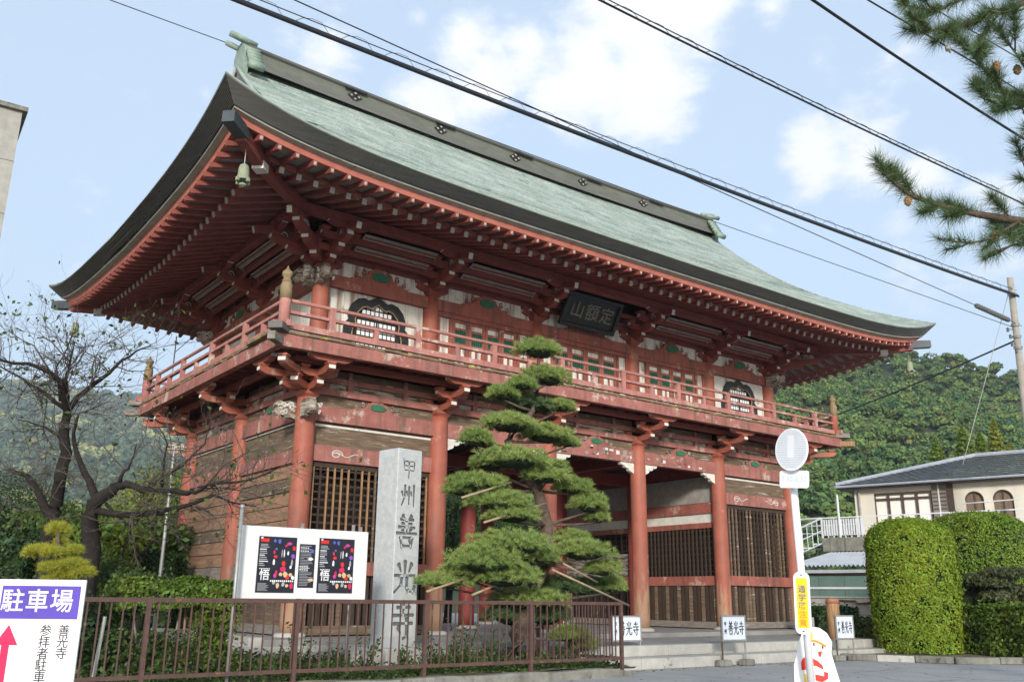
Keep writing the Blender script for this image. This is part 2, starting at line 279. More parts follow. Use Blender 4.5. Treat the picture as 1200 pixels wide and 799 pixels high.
def npmesh(name,v,f,mats,mi=None,smooth=False):
    me=bpy.data.meshes.new(name); nf=len(f); k=f.shape[1]
    me.vertices.add(len(v)); me.vertices.foreach_set('co',np.ascontiguousarray(v,dtype=np.float32).ravel())
    me.loops.add(nf*k); me.loops.foreach_set('vertex_index',np.ascontiguousarray(f,dtype=np.int32).ravel())
    me.polygons.add(nf); me.polygons.foreach_set('loop_start',np.arange(nf,dtype=np.int32)*k)
    for m in (mats if isinstance(mats,(list,tuple)) else [mats]): me.materials.append(m)
    if mi is not None: me.polygons.foreach_set('material_index',np.asarray(mi,dtype=np.int32))
    if smooth: me.polygons.foreach_set('use_smooth',np.ones(nf,bool))
    me.update(calc_edges=True); return me
RG=np.random.default_rng(5)
def unit(n):
    a=RG.normal(size=(n,3)); return a/np.linalg.norm(a,axis=1,keepdims=True)
def leafquads(P,size,nrm=None,jit=.8,aspect=.55):
    """diamond leaves at points P"""
    n=len(P); nr=unit(n) if nrm is None else nrm+unit(n)*jit; nr/=np.linalg.norm(nr,axis=1,keepdims=True)
    t=np.cross(nr,unit(n)); t/=np.linalg.norm(t,axis=1,keepdims=True)+1e-9; b=np.cross(nr,t)
    s=(size*RG.uniform(.6,1.3,n))[:,None]
    v=np.stack([P-t*s,P+b*s*aspect,P+t*s,P-b*s*aspect],1).reshape(-1,3); f=np.arange(4*n).reshape(n,4); return v,f
def needles(P,Dn,n,length,width,spread):
    """n needles per tuft at P with axis Dn -> thin triangles"""
    m=len(P); P=np.repeat(P,n,0); A=np.repeat(Dn,n,0)+unit(m*n)*spread; A/=np.linalg.norm(A,axis=1,keepdims=True)
    L=(length*RG.uniform(.7,1.15,m*n))[:,None]; t=np.cross(A,unit(m*n)); t/=np.linalg.norm(t,axis=1,keepdims=True)+1e-9
    v=np.stack([P-t*width/2,P+t*width/2,P+A*L],1).reshape(-1,3); return v,np.arange(3*m*n).reshape(-1,3)
def textmesh(body,size,mats,bold=0,ext=.002,align='CENTER'):
    c=bpy.data.curves.new('t','FONT'); c.body=body; c.size=size; c.offset=bold; c.extrude=ext; c.align_x=align; c.align_y='CENTER'; c.resolution_u=2
    o=bpy.data.objects.new('t',c); COL.objects.link(o); dg=bpy.context.evaluated_depsgraph_get(); me=bpy.data.meshes.new_from_object(o.evaluated_get(dg))
    bpy.data.objects.remove(o); bpy.data.curves.remove(c); me.materials.clear()
    for m in (mats if isinstance(mats,(list,tuple)) else [mats]): me.materials.append(m)
    return me
# brush characters as strokes: (points, width) on a unit square
KAN={'甲':[((.18,.92),(.2,.42)),((.18,.9),(.84,.92),(.82,.42)),((.2,.67),(.8,.67)),((.2,.44),(.8,.44)),((.5,.9),(.5,.0))],
'州':[((.1,.64),(.17,.44)),((.3,.93),(.29,.4),(.1,.02)),((.4,.66),(.46,.47)),((.56,.88),(.56,.08)),((.67,.66),(.73,.47)),((.86,.96),(.87,.0))],
'善':[((.3,1.),(.4,.88)),((.72,1.),(.6,.88)),((.2,.87),(.82,.87)),((.26,.75),(.74,.75)),((.12,.63),(.88,.63)),((.5,.87),(.5,.48)),((.3,.58),(.37,.5)),((.7,.6),(.63,.5)),((.03,.44),(.97,.45)),((.24,.33),(.29,.0)),((.24,.31),(.77,.32),(.71,.0)),((.28,.06),(.72,.06))],
'光':[((.5,1.),(.5,.55)),((.2,.9),(.32,.66)),((.8,.93),(.68,.66)),((.03,.53),(.97,.54)),((.38,.53),(.34,.25),(.04,.0)),((.6,.53),(.6,.14),(.68,.05),(.9,.05),(.95,.22))],
'寺':[((.5,1.),(.5,.62)),((.2,.83),(.82,.84)),((.04,.62),(.96,.63)),((.08,.4),(.94,.41)),((.66,.56),(.67,.06),(.5,.0)),((.28,.32),(.4,.15))]}
def brush(mb,ch,o,u,v,w=.085,th=.003,mi=0,off=0,so=.00015):
    o=Vector(o)
    for si,st in enumerate(KAN[ch]):
        pts=[Vector((a,b)) for a,b in st]
        for i in range(len(pts)-1):
            p,q=pts[i],pts[i+1]; d=(q-p).normalized(); n=Vector((-d.y,d.x)); hor=abs(d.x)>abs(d.y)
            w0=w*(.62 if hor else 1.0); wa=w0*(1.25 if i==0 else 1); wb=w0*(1.15 if hor and i==len(pts)-2 else (.55 if i==len(pts)-2 and d.y<0 else 1))
            poly=[p-d*w0*.3, p-n*wa/2, (p+q)/2-n*w0*.42, q-n*wb/2, q+d*w0*.3, q+n*wb/2, (p+q)/2+n*w0*.42, p+n*wa/2]
            mb.prism([(a.x,a.y) for a in poly],th,o,u,v,mi,off=off+.0004*i+so*si)
def loc(mb,name,mats,parent=None,smooth=False,p=(0,0,0),rot=None,**t):
    if not isinstance(mb,MB): return link(mb,name,mats,loc=p,rot=rot,**t)
    return link(mb.mesh(name,mats,smooth),name,parent,loc=p,rot=rot,**t)
# ============================================================ ground
mb=MB(); mb.add([(-900,-900,-.62),(2500,-900,-.62),(2500,2500,-.62),(-900,2500,-.62)],[(0,1,2,3)]); struct(mb,'ground',earth)
mb=MB(); gx=[-60+i*4 for i in range(36)]; mb.add([(-60,-60,-.55),(110,-60,-.55),(110,-1.2,-.55),(-60,-1.2,-.55)],[(0,1,2,3)]); struct(mb,'road',asphalt)
# planting bed in front and to the left of the gate
mb=MB(); n=26; vs=[];fs=[]
X0,X1,Y0,Y1=-40,4.15,-5.72,40
for i in range(n+1):
    for j in range(n+1):
        vs.append((X0+(X1-X0)*(i/n)**.5,Y0+(Y1-Y0)*(j/n)**2,-.43+random.uniform(-.03,.05)))
for i in range(n):
    for j in range(n): fs.append((i*(n+1)+j,(i+1)*(n+1)+j,(i+1)*(n+1)+j+1,i*(n+1)+j+1))
mb.add(vs,fs); struct(mb,'planting_bed',earth)
mb=MB(); mb.add([(3.6,-1,-.5),(60,-1,-.5),(60,70,-.5),(3.6,70,-.5)],[(0,1,2,3)]); struct(mb,'temple_yard',apron)
# ---- stone platform of the gate and the apron steps
W=16.88; d=3.585
XS=[0,3.43,6.817,10.063,13.45,16.88]; UX=[.30,3.28,6.62,10.26,13.60,16.58]; UYS=[.33,3.585,6.84]
plat=bpy.data.objects.new('stone_platform',None)
mb=MB(); mb.box((W/2,d,-.30),(W+2.0,2*d+2.2,.50)); plat=struct(mb,'stone_platform',apron)
def stones(y0,z0,h,xa,xb,name='kerb_stone',depth=.34,L=1.15):
    x=xa
    while x<xb:
        l=min(L*random.uniform(.85,1.2),xb-x)
        if l<.3: break
        m=MB(); m.box((x+l/2,y0+depth/2,z0-h/2+random.uniform(-.004,.004)),(l-.012,depth,h)); me=bevel(m.mesh(name,palestone),.012)
        link(me,name,plat); x+=l
mb=MB(); mb.box((10.9,-2.85,-.40),(13.9,3.1,.5)); build(mb,'apron_floor',apron,plat)
stones(-4.42,-.142,.21,3.9,18.0); stones(-4.95,-.345,.204,3.9,18.0,'step_stone',.5)
for k in range(3): stones(-1.02-.32*k-.12,-.045-.13*(k+1)+.005,.13,-1.6-.1*k,4.0,'step_stone',.36,1.6)
# base stones round the left end
y=-1.0
while y<8.4:
    m=MB(); m.box((-1.1,y+.6,-.16),(.3,1.18,.3)); link(bevel(m.mesh('kerb_stone',palestone),.012),'kerb_stone',plat); y+=1.2

# ============================================================ the gate
G=thing('temple_gate',(W/2,d,-.05),'large two storey red temple gate with green copper roof and railed balcony','temple gate')
def part(mb,name,mats,smooth=False,parent=G,**t): return build(mb,name,mats,parent,smooth,**t)
# columns -------------------------------------------------
colm=MB(); colm.lathe([(.215,0),(.222,.3),(.222,3.9),(.212,4.7),(.20,4.90)],n=20)
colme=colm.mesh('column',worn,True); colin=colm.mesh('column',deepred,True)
bs=MB(); bs.lathe([(.34,-.06),(.34,-.01),(.27,.03),(.235,.035)],n=20); bsme=bs.mesh('base_stone',palestone,True)
GI=Matrix.Translation(-G.location)
def inst(me,name,p,rz=0,parent=G,**t):
    o=bpy.data.objects.new(name,me); COL.objects.link(o); o.parent=parent; o.location=p; o.rotation_euler=(0,0,rz)
    if parent is G: o.matrix_parent_inverse=GI
    for k,v in t.items(): o[k]=v
    return o
for j in range(3):
    for i,x in enumerate(XS):
        inner=(j==1 and 0<i<5)
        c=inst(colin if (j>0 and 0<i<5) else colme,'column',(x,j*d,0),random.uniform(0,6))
        inst(bsme,'base_stone',(0,0,0),0,c)
# main tie beams at 4.42-4.76 all round, second beams 3.55-3.9 on the closed bays
def xbeam(x0,x1,y,z0,z1,th,m,name,sm=False): 
    b=MB(); b.box(((x0+x1)/2,y,(z0+z1)/2),(x1-x0,th,z1-z0)); return part(b,name,m)
def ybeam(y0,y1,x,z0,z1,th,m,name):
    b=MB(); b.box((x,(y0+y1)/2,(z0+z1)/2),(th,y1-y0,z1-z0)); return part(b,name,m)
for i in range(5):
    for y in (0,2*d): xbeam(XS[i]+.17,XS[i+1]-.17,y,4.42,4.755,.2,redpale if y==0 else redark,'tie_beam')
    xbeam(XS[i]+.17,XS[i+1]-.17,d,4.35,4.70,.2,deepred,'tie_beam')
for j in range(2):
    for i,x in enumerate(XS):
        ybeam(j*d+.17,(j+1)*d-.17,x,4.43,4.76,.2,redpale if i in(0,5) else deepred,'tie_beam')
        if i in (1,4): ybeam(j*d+.17,(j+1)*d-.17,x,3.3,3.6,.16,red,'tie_beam'); 
# scroll noses (carved brackets) under the tie beams at the open bays + carved corner noses
def cloud(w,h):  # wavy bracket outline, origin at column face top
    return [(0,0),(w,0),(w*.96,-h*.22),(w*.80,-h*.30),(w*.72,-h*.22),(w*.66,-h*.45),(w*.5,-h*.55),(w*.42,-h*.48),(w*.34,-h*.75),(w*.2,-h*.86),(.0,-h)]
for i in range(1,5):
    for s in ((1,) if i==1 else (-1,) if i==4 else (1,-1)):
        b=MB(); b.prism(cloud(.52,.30),.12,(XS[i]+s*.2,.06 if s==1 else -.06,4.418),(s,0,0),(0,0,1),0); part(b,'carved_bracket',white)
def nose(u):   # carved white nosing sticking out along u from a column head
    u=Vector(u); b=MB()
    pts=[(0,.17),(.16,.20),(.30,.16),(.40,.20),(.47,.10),(.42,.02),(.48,-.07),(.40,-.15),(.28,-.10),(.22,-.18),(.1,-.15),(0,-.19)]
    n=u.cross(Vector((0,0,1)))
    b.prism(pts,.15,-n*.075*-1 if False else n*.075*1.0 if False else (-u.cross(Vector((0,0,1))).normalized()*-.075),u,(0,0,1),0,sidemi=0)
    for (a,c,r) in ((.18,.04,.10),(.34,.05,.07),(.30,-.09,.055)):   # raised scrolls
        for s in (-1,1):
            nn=n*s; t=[]
            for k in range(10):
                an=k*.75; rr=r*(1-k*.085); t.append(u*(a+math.cos(an)*rr)+Vector((0,0,c+math.sin(an)*rr))+nn*.082)
            b.tube(t,.014,5,1)
    return b.mesh('carved_nosing',[flaky,white])
nosemesh={'x':nose((-1,0,0)),'y':nose((0,-1,0))}
for (x,y,k) in ((0,0,'x'),(0,0,'y'),(0,2*d,'x'),(W,0,'y')):
    dx=(-.2 if k=='x' else 0); dy=(-.2 if k=='y' else 0)
    inst(nosemesh[k],'carved_nosing',(x+dx,y+dy,4.60))
for (x,y,sx,sy) in ((UX[0],UYS[0],-1,-1),(UX[0],UYS[2],-1,1),(UX[5],UYS[0],1,-1)):
    for u_ in ((sx,0,0),(0,sy,0),(sx*.707,sy*.707,0)):
        inst(nose(u_),'carved_nosing',(x+u_[0]*.14,y+u_[1]*.14,7.80))
# closed bays: guardian rooms, front lattice -------------------
def latt_front(i):
    x0,x1=XS[i]+.2,XS[i+1]-.2; cx=(x0+x1)/2
    xbeam(x0,x1,0.02,3.56,3.90,.15,redpale,'nosing_beam')
    # painted swirls on that beam
    for s in (-1,1):
        b=MB(); t=[]
        for k in range(16): an=k*.55; rr=.13*(1-k*.05); t.append((cx+s*(.95-rr*math.cos(an)*1.2),-.06,3.73+rr*math.sin(an)*.8))
        b.tube(t,.012,4); t=[(cx+s*(1.05-k*.08),-.06,3.73+.045*math.sin(k*1.1)) for k in range(9)]; b.tube(t,.010,4); part(b,'painted_scroll',white)
    xbeam(x0,x1,.06,3.90,4.42,.05,boards,'board_panel')
    b=MB(); b.box((cx,.03,4.35),(x1-x0,.03,.05)); part(b,'board_lip',white)
    xbeam(x0,x1,.0,1.19,1.47,.17,red,'waist_rail'); xbeam(x0,x1,.02,-.02,.16,.2,boards if i==0 else greywood,'sill')
    xbeam(x0,x1,.06,3.44,3.56,.08,darkwood,'lattice_frame')
    n=18
    for k in range(n):
        x=x0+(k+.5)*(x1-x0)/n
        b=MB(); mtl=tanwood if (i==0 and random.random()<.7) else (boards if random.random()<.35 else darkwood)
        b.box((x,.03,(1.47+3.44)/2),(.034 if i==0 else .045,.04,1.97)); 
        part(b,'lattice_slat',mtl)
    nn=12
    for k in range(nn):
        z=1.62+k*(3.4-1.62)/(nn-1); b=MB(); b.box((cx,.075,z),(x1-x0,.03,.04)); part(b,'lattice_rail',darkwood)
    for k in range(19):   # lower palings
        x=x0+(k+.5)*(x1-x0)/19; b=MB(); b.box((x,.04+random.uniform(-.006,.006),.675),(.105,.04,1.03)); part(b,'paling_board',darkwood if random.random()<.7 else boards)
    xbeam(x0,x1,.6,.0,4.4,.03,darkvoid,'shade_backing')  # near black sheet close behind the slats in place of interior shade
latt_front(0); latt_front(4)
# outer planked side walls
for X,sg in ((0,-1),(W,1)):
    for j in range(2):
        y0,y1=j*d+.2,(j+1)*d-.2
        ybeam(y0,y1,X,3.52,3.80,.17,redpale,'nosing_beam')
        b=MB(); b.box((X+.04*-sg,(y0+y1)/2,4.11),(.05,y1-y0,.60)); part(b,'board_panel',boards)
        b=MB(); b.box((X,(y0+y1)/2,4.40),(.06,y1-y0,.035)); part(b,'board_lip',white)
        z=1.42
        for k in range(7):
            h=.30; b=MB(); zz=z+h/2
            o=random.uniform(-.012,.012); t=random.uniform(-.02,.02)
            b.add([(X+sg*(.03+o),y0,z+t*.2),(X+sg*(.03+o),y1,z-t),(X+sg*(.03+o),y1,z+h-.03-t*.5),(X+sg*(.03+o),y0,z+h-.026),(X-sg*.02,y0,z),(X-sg*.02,y1,z),(X-sg*.02,y1,z+h),(X-sg*.02,y0,z+h)],[(0,1,2,3),(4,7,6,5),(0,4,5,1),(3,2,6,7),(0,3,7,4),(1,5,6,2)])
            part(b,'wall_plank',random.choice([plank,plank,boards,plank])); z+=h
        ybeam(y0,y1,X,1.05,1.40,.15,red if sg>0 else greywood,'waist_rail')
        b=MB(); b.box((X-.03*sg,(y0+y1)/2,.52),(.04,y1-y0,1.06)); part(b,'wall_plank',boards)
        ybeam(y0,y1,X,-.02,.16,.2,greywood,'sill')
# inner side walls of the guardian rooms (facing the passage)
for i,X in ((1,XS[1]),(4,XS[4])):
    sg=1 if i==1 else -1
    for j in range(2):
        y0,y1=j*d+.2,(j+1)*d-.2; cy=(y0+y1)/2
        ybeam(y0,y1,X,3.02,3.3,.03,white,'board_strip')
        ybeam(y0,y1,X,2.86,3.02,.12,red,'lintel')
        ybeam(y0,y1,X,3.62,4.40,.04,eaveboard,'board_panel')
        ybeam(y0,y1,X,1.19,1.46,.17,red,'waist_rail'); ybeam(y0,y1,X,-.02,.16,.2,greywood,'sill')
        if j==0:
            for k in range(20):
                y=y0+(k+.5)*(y1-y0)/20; b=MB(); b.box((X+sg*.02,y,2.16),(.04,.045,1.38)); part(b,'lattice_slat',darkwood)
                b=MB(); b.box((X+sg*.03,y,.675),(.04,.115,1.03)); part(b,'paling_board',darkwood if k%3 else boards)
            for k in range(8): b=MB(); b.box((X-sg*.02,cy,1.6+k*.17),(.03,y1-y0,.035)); part(b,'lattice_rail',darkwood)
        else:
            for k in range(12):
                y=y0+(k+.5)*(y1-y0)/12; b=MB(); b.box((X+sg*.02,y,2.55),(.04,.04,.60)); part(b,'lattice_slat',darkwood)
            for k in range(4): b=MB(); b.box((X-sg*.01,cy,2.3+k*.17),(.03,y1-y0,.035)); part(b,'lattice_rail',darkwood)
            for k in range(3): b=MB(); b.box((X+sg*(.01+.004*k),cy,1.58+k*.25),(.05,y1-y0,.24)); part(b,'wall_plank',flaky)
            for k in range(10):
                y=y0+(k+.5)*(y1-y0)/10; b=MB(); b.box((X+sg*.02,y,.7),(.04,.04,1.0)); part(b,'lattice_slat',darkwood)
    # near black sheet standing in for the room's shaded depth
    xin=X-sg*.25
    b=MB(); b.box((xin,d,2.2),(.03,2*d-.4,4.4)); part(b,'shade_backing',darkvoid)
for i in (0,4):
    for y in (2*d,): 
        for k in range(8): b=MB(); b.box(((XS[i]+XS[i+1])/2,y,.3+k*.5),(XS[i+1]-XS[i]-.4,.05,.49)); part(b,'wall_plank',plank)
# ceiling of the lower storey and boards
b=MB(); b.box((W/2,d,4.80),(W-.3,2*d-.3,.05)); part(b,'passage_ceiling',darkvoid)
for k in range(9): b=MB(); b.box((XS[1]+.6+k*1.1,d,4.74),(.09,2*d-.4,.09)); part(b,'ceiling_rib',redark)
# front votive slips on beams (small pasted papers)
for k in range(34):
    x=random.uniform(7.2,13.2); z=random.uniform(4.48,4.70)
    if min(abs(x-q) for q in XS)<.3: continue
    b=MB(); b.box((x,-.102,z),(random.uniform(.05,.16),.004,random.uniform(.04,.12))); part(b,'pasted_paper_slip',random.choice([white,redark,flaky,eaveboard]))
# wall zone between tie beam and balcony on all faces -----------------
def frogleg(w,h,th=.07):  # kaerumata outline (symmetric), origin bottom centre
    half=[(w*.5,0),(w*.5,h*.10),(w*.42,h*.16),(w*.40,h*.30),(w*.31,h*.26),(w*.27,h*.42),(w*.22,h*.5),(w*.19,h*.78),(w*.12,h*.86),(w*.10,h)]
    return half+[(-a,c) for a,c in half[::-1]]
def scroll(b,o,u,r,th,mi,s=1,nrm=(0,0,0)):
    t=[]
    for k in range(12):
        an=k*.62+1.2; rr=r*(1-k*.07); t.append(Vector(o)+Vector(u)*(math.cos(an)*rr*s)+Vector((0,0,math.sin(an)*rr)))
    b.tube(t,th,5,mi)
def kaerumata(c,u,w,h,m1,out,vis=True,scr=None):
    u=Vector(u); n=u.cross(Vector((0,0,1))).normalized()      # outward normal when u runs left->right seen from outside
    b=MB(); b.prism(frogleg(w,h),.07,Vector(c)+n*out,u,(0,0,1),0)
    for s in (-1,1):
        scroll(b,Vector(c)+n*(out+.08)+u*(s*w*.30)+Vector((0,0,h*.55)),u,h*.2,.018,1 if scr else 0,s)
        scroll(b,Vector(c)+n*(out+.08)+u*(s*w*.43)+Vector((0,0,h*.30)),u,h*.17,.015,1 if scr else 0,s)
    k=part(b,'frogleg_strut',[m1,scr or m1])
    b=MB(); pts=[(math.cos(t)*w*.155*(1+.12*math.cos(3*t)),math.sin(t)*h*.27*(1+.10*math.sin(5*t))) for t in [2*math.pi*q/18 for q in range(18)]]
    b.prism(pts,.03,Vector(c)+n*(out+.069)+Vector((0,0,h*.46)),u,(0,0,1)); build(b,'green_crest',green,k)
def faces(ox,oy0,oy1,xs,ys):
    """(start point, u, bay edges) for the four faces of a storey"""
    return [((0,ys[0]),Vector((1,0,0)),[( (xs[i],ys[0]),(xs[i+1],ys[0])) for i in range(5)]),
            ((xs[0],0),Vector((0,-1,0)),[((xs[0],ys[i+1]),(xs[0],ys[i])) for i in (1,0)]),
            ((xs[5],0),Vector((0,1,0)),[((xs[5],ys[i]),(xs[5],ys[i+1])) for i in range(2)]),
            ((0,ys[2]),Vector((-1,0,0)),[((xs[i+1],ys[2]),(xs[i],ys[2])) for i in range(4,-1,-1)])]
YS=[0,d,2*d]
for fi,(p0,u,bays) in enumerate(faces(0,0,0,XS,YS)):
    n=u.cross(Vector((0,0,1)))
    for (a,c) in bays:
        a=Vector((*a,0)); c=Vector((*c,0)); L=(c-a).length; m=(a+c)/2
        def seg(z0,z1,th,out,mm,name,trim=.18):
            b=MB(); b.beam(a+u*trim+n*out+Vector((0,0,(z0+z1)/2)),c-u*trim+n*out+Vector((0,0,(z0+z1)/2)),th,z1-z0); part(b,name,mm)
        wide=[flaky,boards][int(random.random()<.6)] if fi else [boards,flaky,flaky,flaky,boards][bays.index((tuple(a[:2]),tuple(c[:2])))] if False else random.choice([boards,flaky])
        seg(4.755,5.02,.04,-.03,wide,'board_panel')
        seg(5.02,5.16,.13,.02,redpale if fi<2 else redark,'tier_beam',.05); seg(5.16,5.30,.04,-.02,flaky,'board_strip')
        seg(5.30,5.42,.13,.02,redpale if fi<2 else redark,'tier_beam',.05); seg(5.42,5.60,.04,-.02,boards,'board_strip')
        kaerumata(m+Vector((0,0,4.757)),u,min(1.3,L*.42),.27,redpale,-.005,scr=flaky)
        for s in (-.5,.5):   # small struts between the tiers
            q=m+u*s*L*.42
            b=MB(); b.beam(q+n*.03+Vector((0,0,5.16)),q+n*.03+Vector((0,0,5.30)),.13,.12,up=tuple(n)); part(b,'strut_block',redpale)
            b=MB(); b.beam(q+n*.02+Vector((0,0,5.42)),q+n*.02+Vector((0,0,5.60)),.10,.10,up=tuple(n)); part(b,'strut_block',redpale)
# small paper slips
for x,y0,z in ((2.0,-.075,5.37),(4.6,-.075,5.37),(8.1,-.075,5.36)):
    b=MB(); b.box((x,y0,z),(.16,.004,.13)); p_=part(b,'pasted_paper_slip',white); b=MB(); b.box((x,y0-.004,z),(.07,.003,.08)); build(b,'slip_mark',ink,p_)
# brackets ---------------------------------------------------------
def armside(L,h,both=True,c=.20):
    """side outline of a boat-shaped arm, x along, origin bottom centre (both) or inner end"""
    r=[(L,h),(L,h*.50),(L-.05,h*.30),(L-.12,h*.10),(L-c,0)]
    if both: return [(-a,z) for a,z in r]+[(a,z) for a,z in r[::-1]]
    return [(0,h),(0,0)][::1]+[(a,z) for a,z in r[::-1]]
def armmesh(L,h,w,both,mats):
    b=MB(); pts=armside(L/2 if both else L,h,both); k=len(pts)
    # find end faces (vertical end segment)
    def sm(i):
        p,q=pts[i],pts[(i+1)%k]; return 1 if abs(abs(p[0])-(L/2 if both else L))<1e-6 and abs(p[0]-q[0])<1e-6 else 0
    b.prism(pts,w,(0,w/2,0),(1,0,0),(0,0,1),0,sm)          # along +X, thickness on Y
    return b.mesh('bracket_arm',mats)
def blockmesh(w,h,m): 
    b=MB(); a=w*.34; c=w*.5
    b.add([(-a,-a,0),(a,-a,0),(a,a,0),(-a,a,0),(-c,-c,h*.5),(c,-c,h*.5),(c,c,h*.5),(-c,c,h*.5),(-c,-c,h),(c,-c,h),(c,c,h),(-c,c,h)],[(3,2,1,0),(0,1,5,4),(1,2,6,5),(2,3,7,6),(3,0,4,7),(4,5,9,8),(5,6,10,9),(6,7,11,10),(7,4,8,11),(8,9,10,11)]); return b.mesh('bearing_block',m)
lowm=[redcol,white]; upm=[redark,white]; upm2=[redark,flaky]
BLK={('l',.20):blockmesh(.20,.08,redcol),('u',.20):blockmesh(.22,.09,redark),('l',.40):blockmesh(.42,.16,redcol),('u',.40):blockmesh(.42,.17,redark)}
ARM={}
def arm(L,h,w,both,k):
    key=(round(L,2),h,w,both,k)
    if key not in ARM: ARM[key]=armmesh(L,h,w,both,lowm if k=='l' else upm)
    return ARM[key]
# carved tail (dragon-like scroll block) for the upper brackets
def tailmesh():
    b=MB(); pts=[(0,.13),(.18,.16),(.32,.11),(.42,.16),(.52,.08),(.50,-.02),(.42,-.05),(.36,-.14),(.24,-.10),(.16,-.16),(0,-.12)]
    b.prism(pts,.12,(0,.06,0),(1,0,0),(0,0,1),0)
    for s in (-1,1):
        for (a,c,r) in ((.2,.02,.09),(.38,.05,.06)):
            b.tube([(a+math.cos(q*.75)*r*(1-q*.08),s*.066,c+math.sin(q*.75)*r*(1-q*.08)) for q in range(10)],.013,5,1)
    return b.mesh('carved_nosing',[flaky,white])
TAIL=tailmesh()
def rafttail():   # tail rafter: sloping bar with white cut end
    b=MB(); b.beam((-.3,0,.16),(.62,0,-.10),.12,.15,0,endmi=1); return b.mesh('tail_rafter',[redark,white])
RT=rafttail()
def bracket_set(p,dirs,kind,outs,zs,corner=False,cross=True):
    """dirs: outward unit vectors (angles). part = big bearing block; arms and blocks are its children"""
    big=inst(BLK[(kind,.40)],'bracket_set',p)
    h=.15 if kind=='l' else .16
    def put(me,name,q,a): 
        o=bpy.data.objects.new(name,me); COL.objects.link(o); o.parent=big; o.location=q; o.rotation_euler=(0,0,a)
    base=.15
    for di,(ang,ln,iscross) in enumerate(dirs):
        dx,dy=math.cos(ang),math.sin(ang)
        for t,(o,z) in enumerate(zip(outs,zs)):
            put(arm(o*ln+.12,h,.155+.004*di,False,kind),'bracket_arm',(0,0,z),ang)
            put(BLK[(kind,.20)],'bearing_block',(dx*o*ln,dy*o*ln,z+h),ang)
        if iscross:
            o=outs[-1]; z=zs[-1]+h+.08
            if kind=='u':
                for t in range(len(outs)-1):   # crosswise arms on every step
                    q=(dx*outs[t]*ln,dy*outs[t]*ln,zs[t]+h+.085); put(arm(.92,h,.12,True,kind),'bracket_arm',q,ang+math.pi/2)
                    for s in (-.38,0,.38): put(BLK[(kind,.20)],'bearing_block',(q[0]-dy*s,q[1]+dx*s,q[2]+h),ang)
                put(RT,'tail_rafter',(dx*(outs[-1]*ln-.1),dy*(outs[-1]*ln-.1),zs[-1]+.26),ang)
                put(TAIL,'carved_nosing',(dx*outs[1]*ln,dy*outs[1]*ln,zs[1]+.32),ang)
            if kind=='l':
                q=(dx*outs[0]*ln,dy*outs[0]*ln,zs[0]+h+.075); put(arm(.84,h,.138,True,kind),'bracket_arm',q,ang+math.pi/2)
                for s in (-.34,.34): put(BLK[(kind,.20)],'bearing_block',(q[0]-dy*s,q[1]+dx*s,q[2]+h),ang)
            put(arm(.98,.14,.145,True,kind),'bracket_arm',(dx*o*ln,dy*o*ln,z),ang+math.pi/2)
            for s in (-.36,0,.36):
                if kind=='l': break
                put(BLK[(kind,.20)],'bearing_block',(dx*o*ln-dy*s,dy*o*ln+dx*s,z+.14),ang)
        elif kind=='u':
            put(RT,'tail_rafter',(dx*(outs[-1]*ln-.1),dy*(outs[-1]*ln-.1),zs[-1]+.26),ang)
            put(TAIL,'carved_nosing',(dx*outs[1]*ln,dy*outs[1]*ln,zs[1]+.32),ang)
    return big
F,Bk,Lf,Rt=-math.pi/2,math.pi/2,math.pi,0
def wallarms(big,kind,angs,z,L):
    for ang in angs:
        o=bpy.data.objects.new('bracket_arm',arm(L,.15,.14,True,kind)); COL.objects.link(o); o.parent=big; o.location=(0,0,z); o.rotation_euler=(0,0,ang)
        for s in (-L/2+.1,L/2-.1):
            q=bpy.data.objects.new('bearing_block',BLK[(kind,.20)]); COL.objects.link(q); q.parent=big; q.location=(math.cos(ang)*s,math.sin(ang)*s,z+.15)
def sets(xs,ys,z,kind,outs,zs,Lw):
    for j in range(3):
        for i in range(6):
            if 0<i<5 and j==1: continue
            x,y=xs[i],ys[j]; side=[]
            if j==0: side.append(F)
            if j==2: side.append(Bk)
            if i==0: side.append(Lf)
            if i==5: side.append(Rt)
            if len(side)==2:
                a=math.atan2(math.sin(side[0])+math.sin(side[1]),math.cos(side[0])+math.cos(side[1]))
                dirs=[(side[0],1,True),(side[1],1,True),(a,1.414,False)]
                b=bracket_set((x,y,z),dirs,kind,outs,zs); wallarms(b,kind,(0,math.pi/2),zs[0]-.001,Lw)
            else:
                b=bracket_set((x,y,z),[(side[0],1,True)],kind,outs,zs); wallarms(b,kind,(side[0]+math.pi/2,),zs[0]-.001,Lw)
sets(XS,YS,4.885,'l',(.50,1.03),(.155,.385),.98)
# balcony ------------------------------------------------------------
OB=1.148
def ring(o,z0,z1,th,m,name,xs=(0,W),ys=(0,2*d),ends=0):
    x0,x1,y0,y1=xs[0]-o,xs[1]+o,ys[0]-o,ys[1]+o
    b=MB(); b.box(((x0+x1)/2,y0,(z0+z1)/2),(x1-x0+th+2*ends,th,z1-z0)); part(b,name,m)
    b=MB(); b.box(((x0+x1)/2,y1,(z0+z1)/2),(x1-x0+th+2*ends,th,z1-z0)); part(b,name,m)
    e=.003 if ends else -th/2
    b=MB(); b.box((x0,(y0+y1)/2,(z0+z1)/2-(.004 if ends else 0)),(th,y1-y0-th+(th+2*ends if ends else 0),z1-z0)); part(b,name,m)
    b=MB(); b.box((x1,(y0+y1)/2,(z0+z1)/2-(.004 if ends else 0)),(th,y1-y0-th+(th+2*ends if ends else 0),z1-z0)); part(b,name,m)
ring(OB+.05,5.60,5.86,.16,redpale,'balcony_edge_beam',ends=0)
ring(.52,5.53,5.66,.12,redark,'balcony_joist_beam')
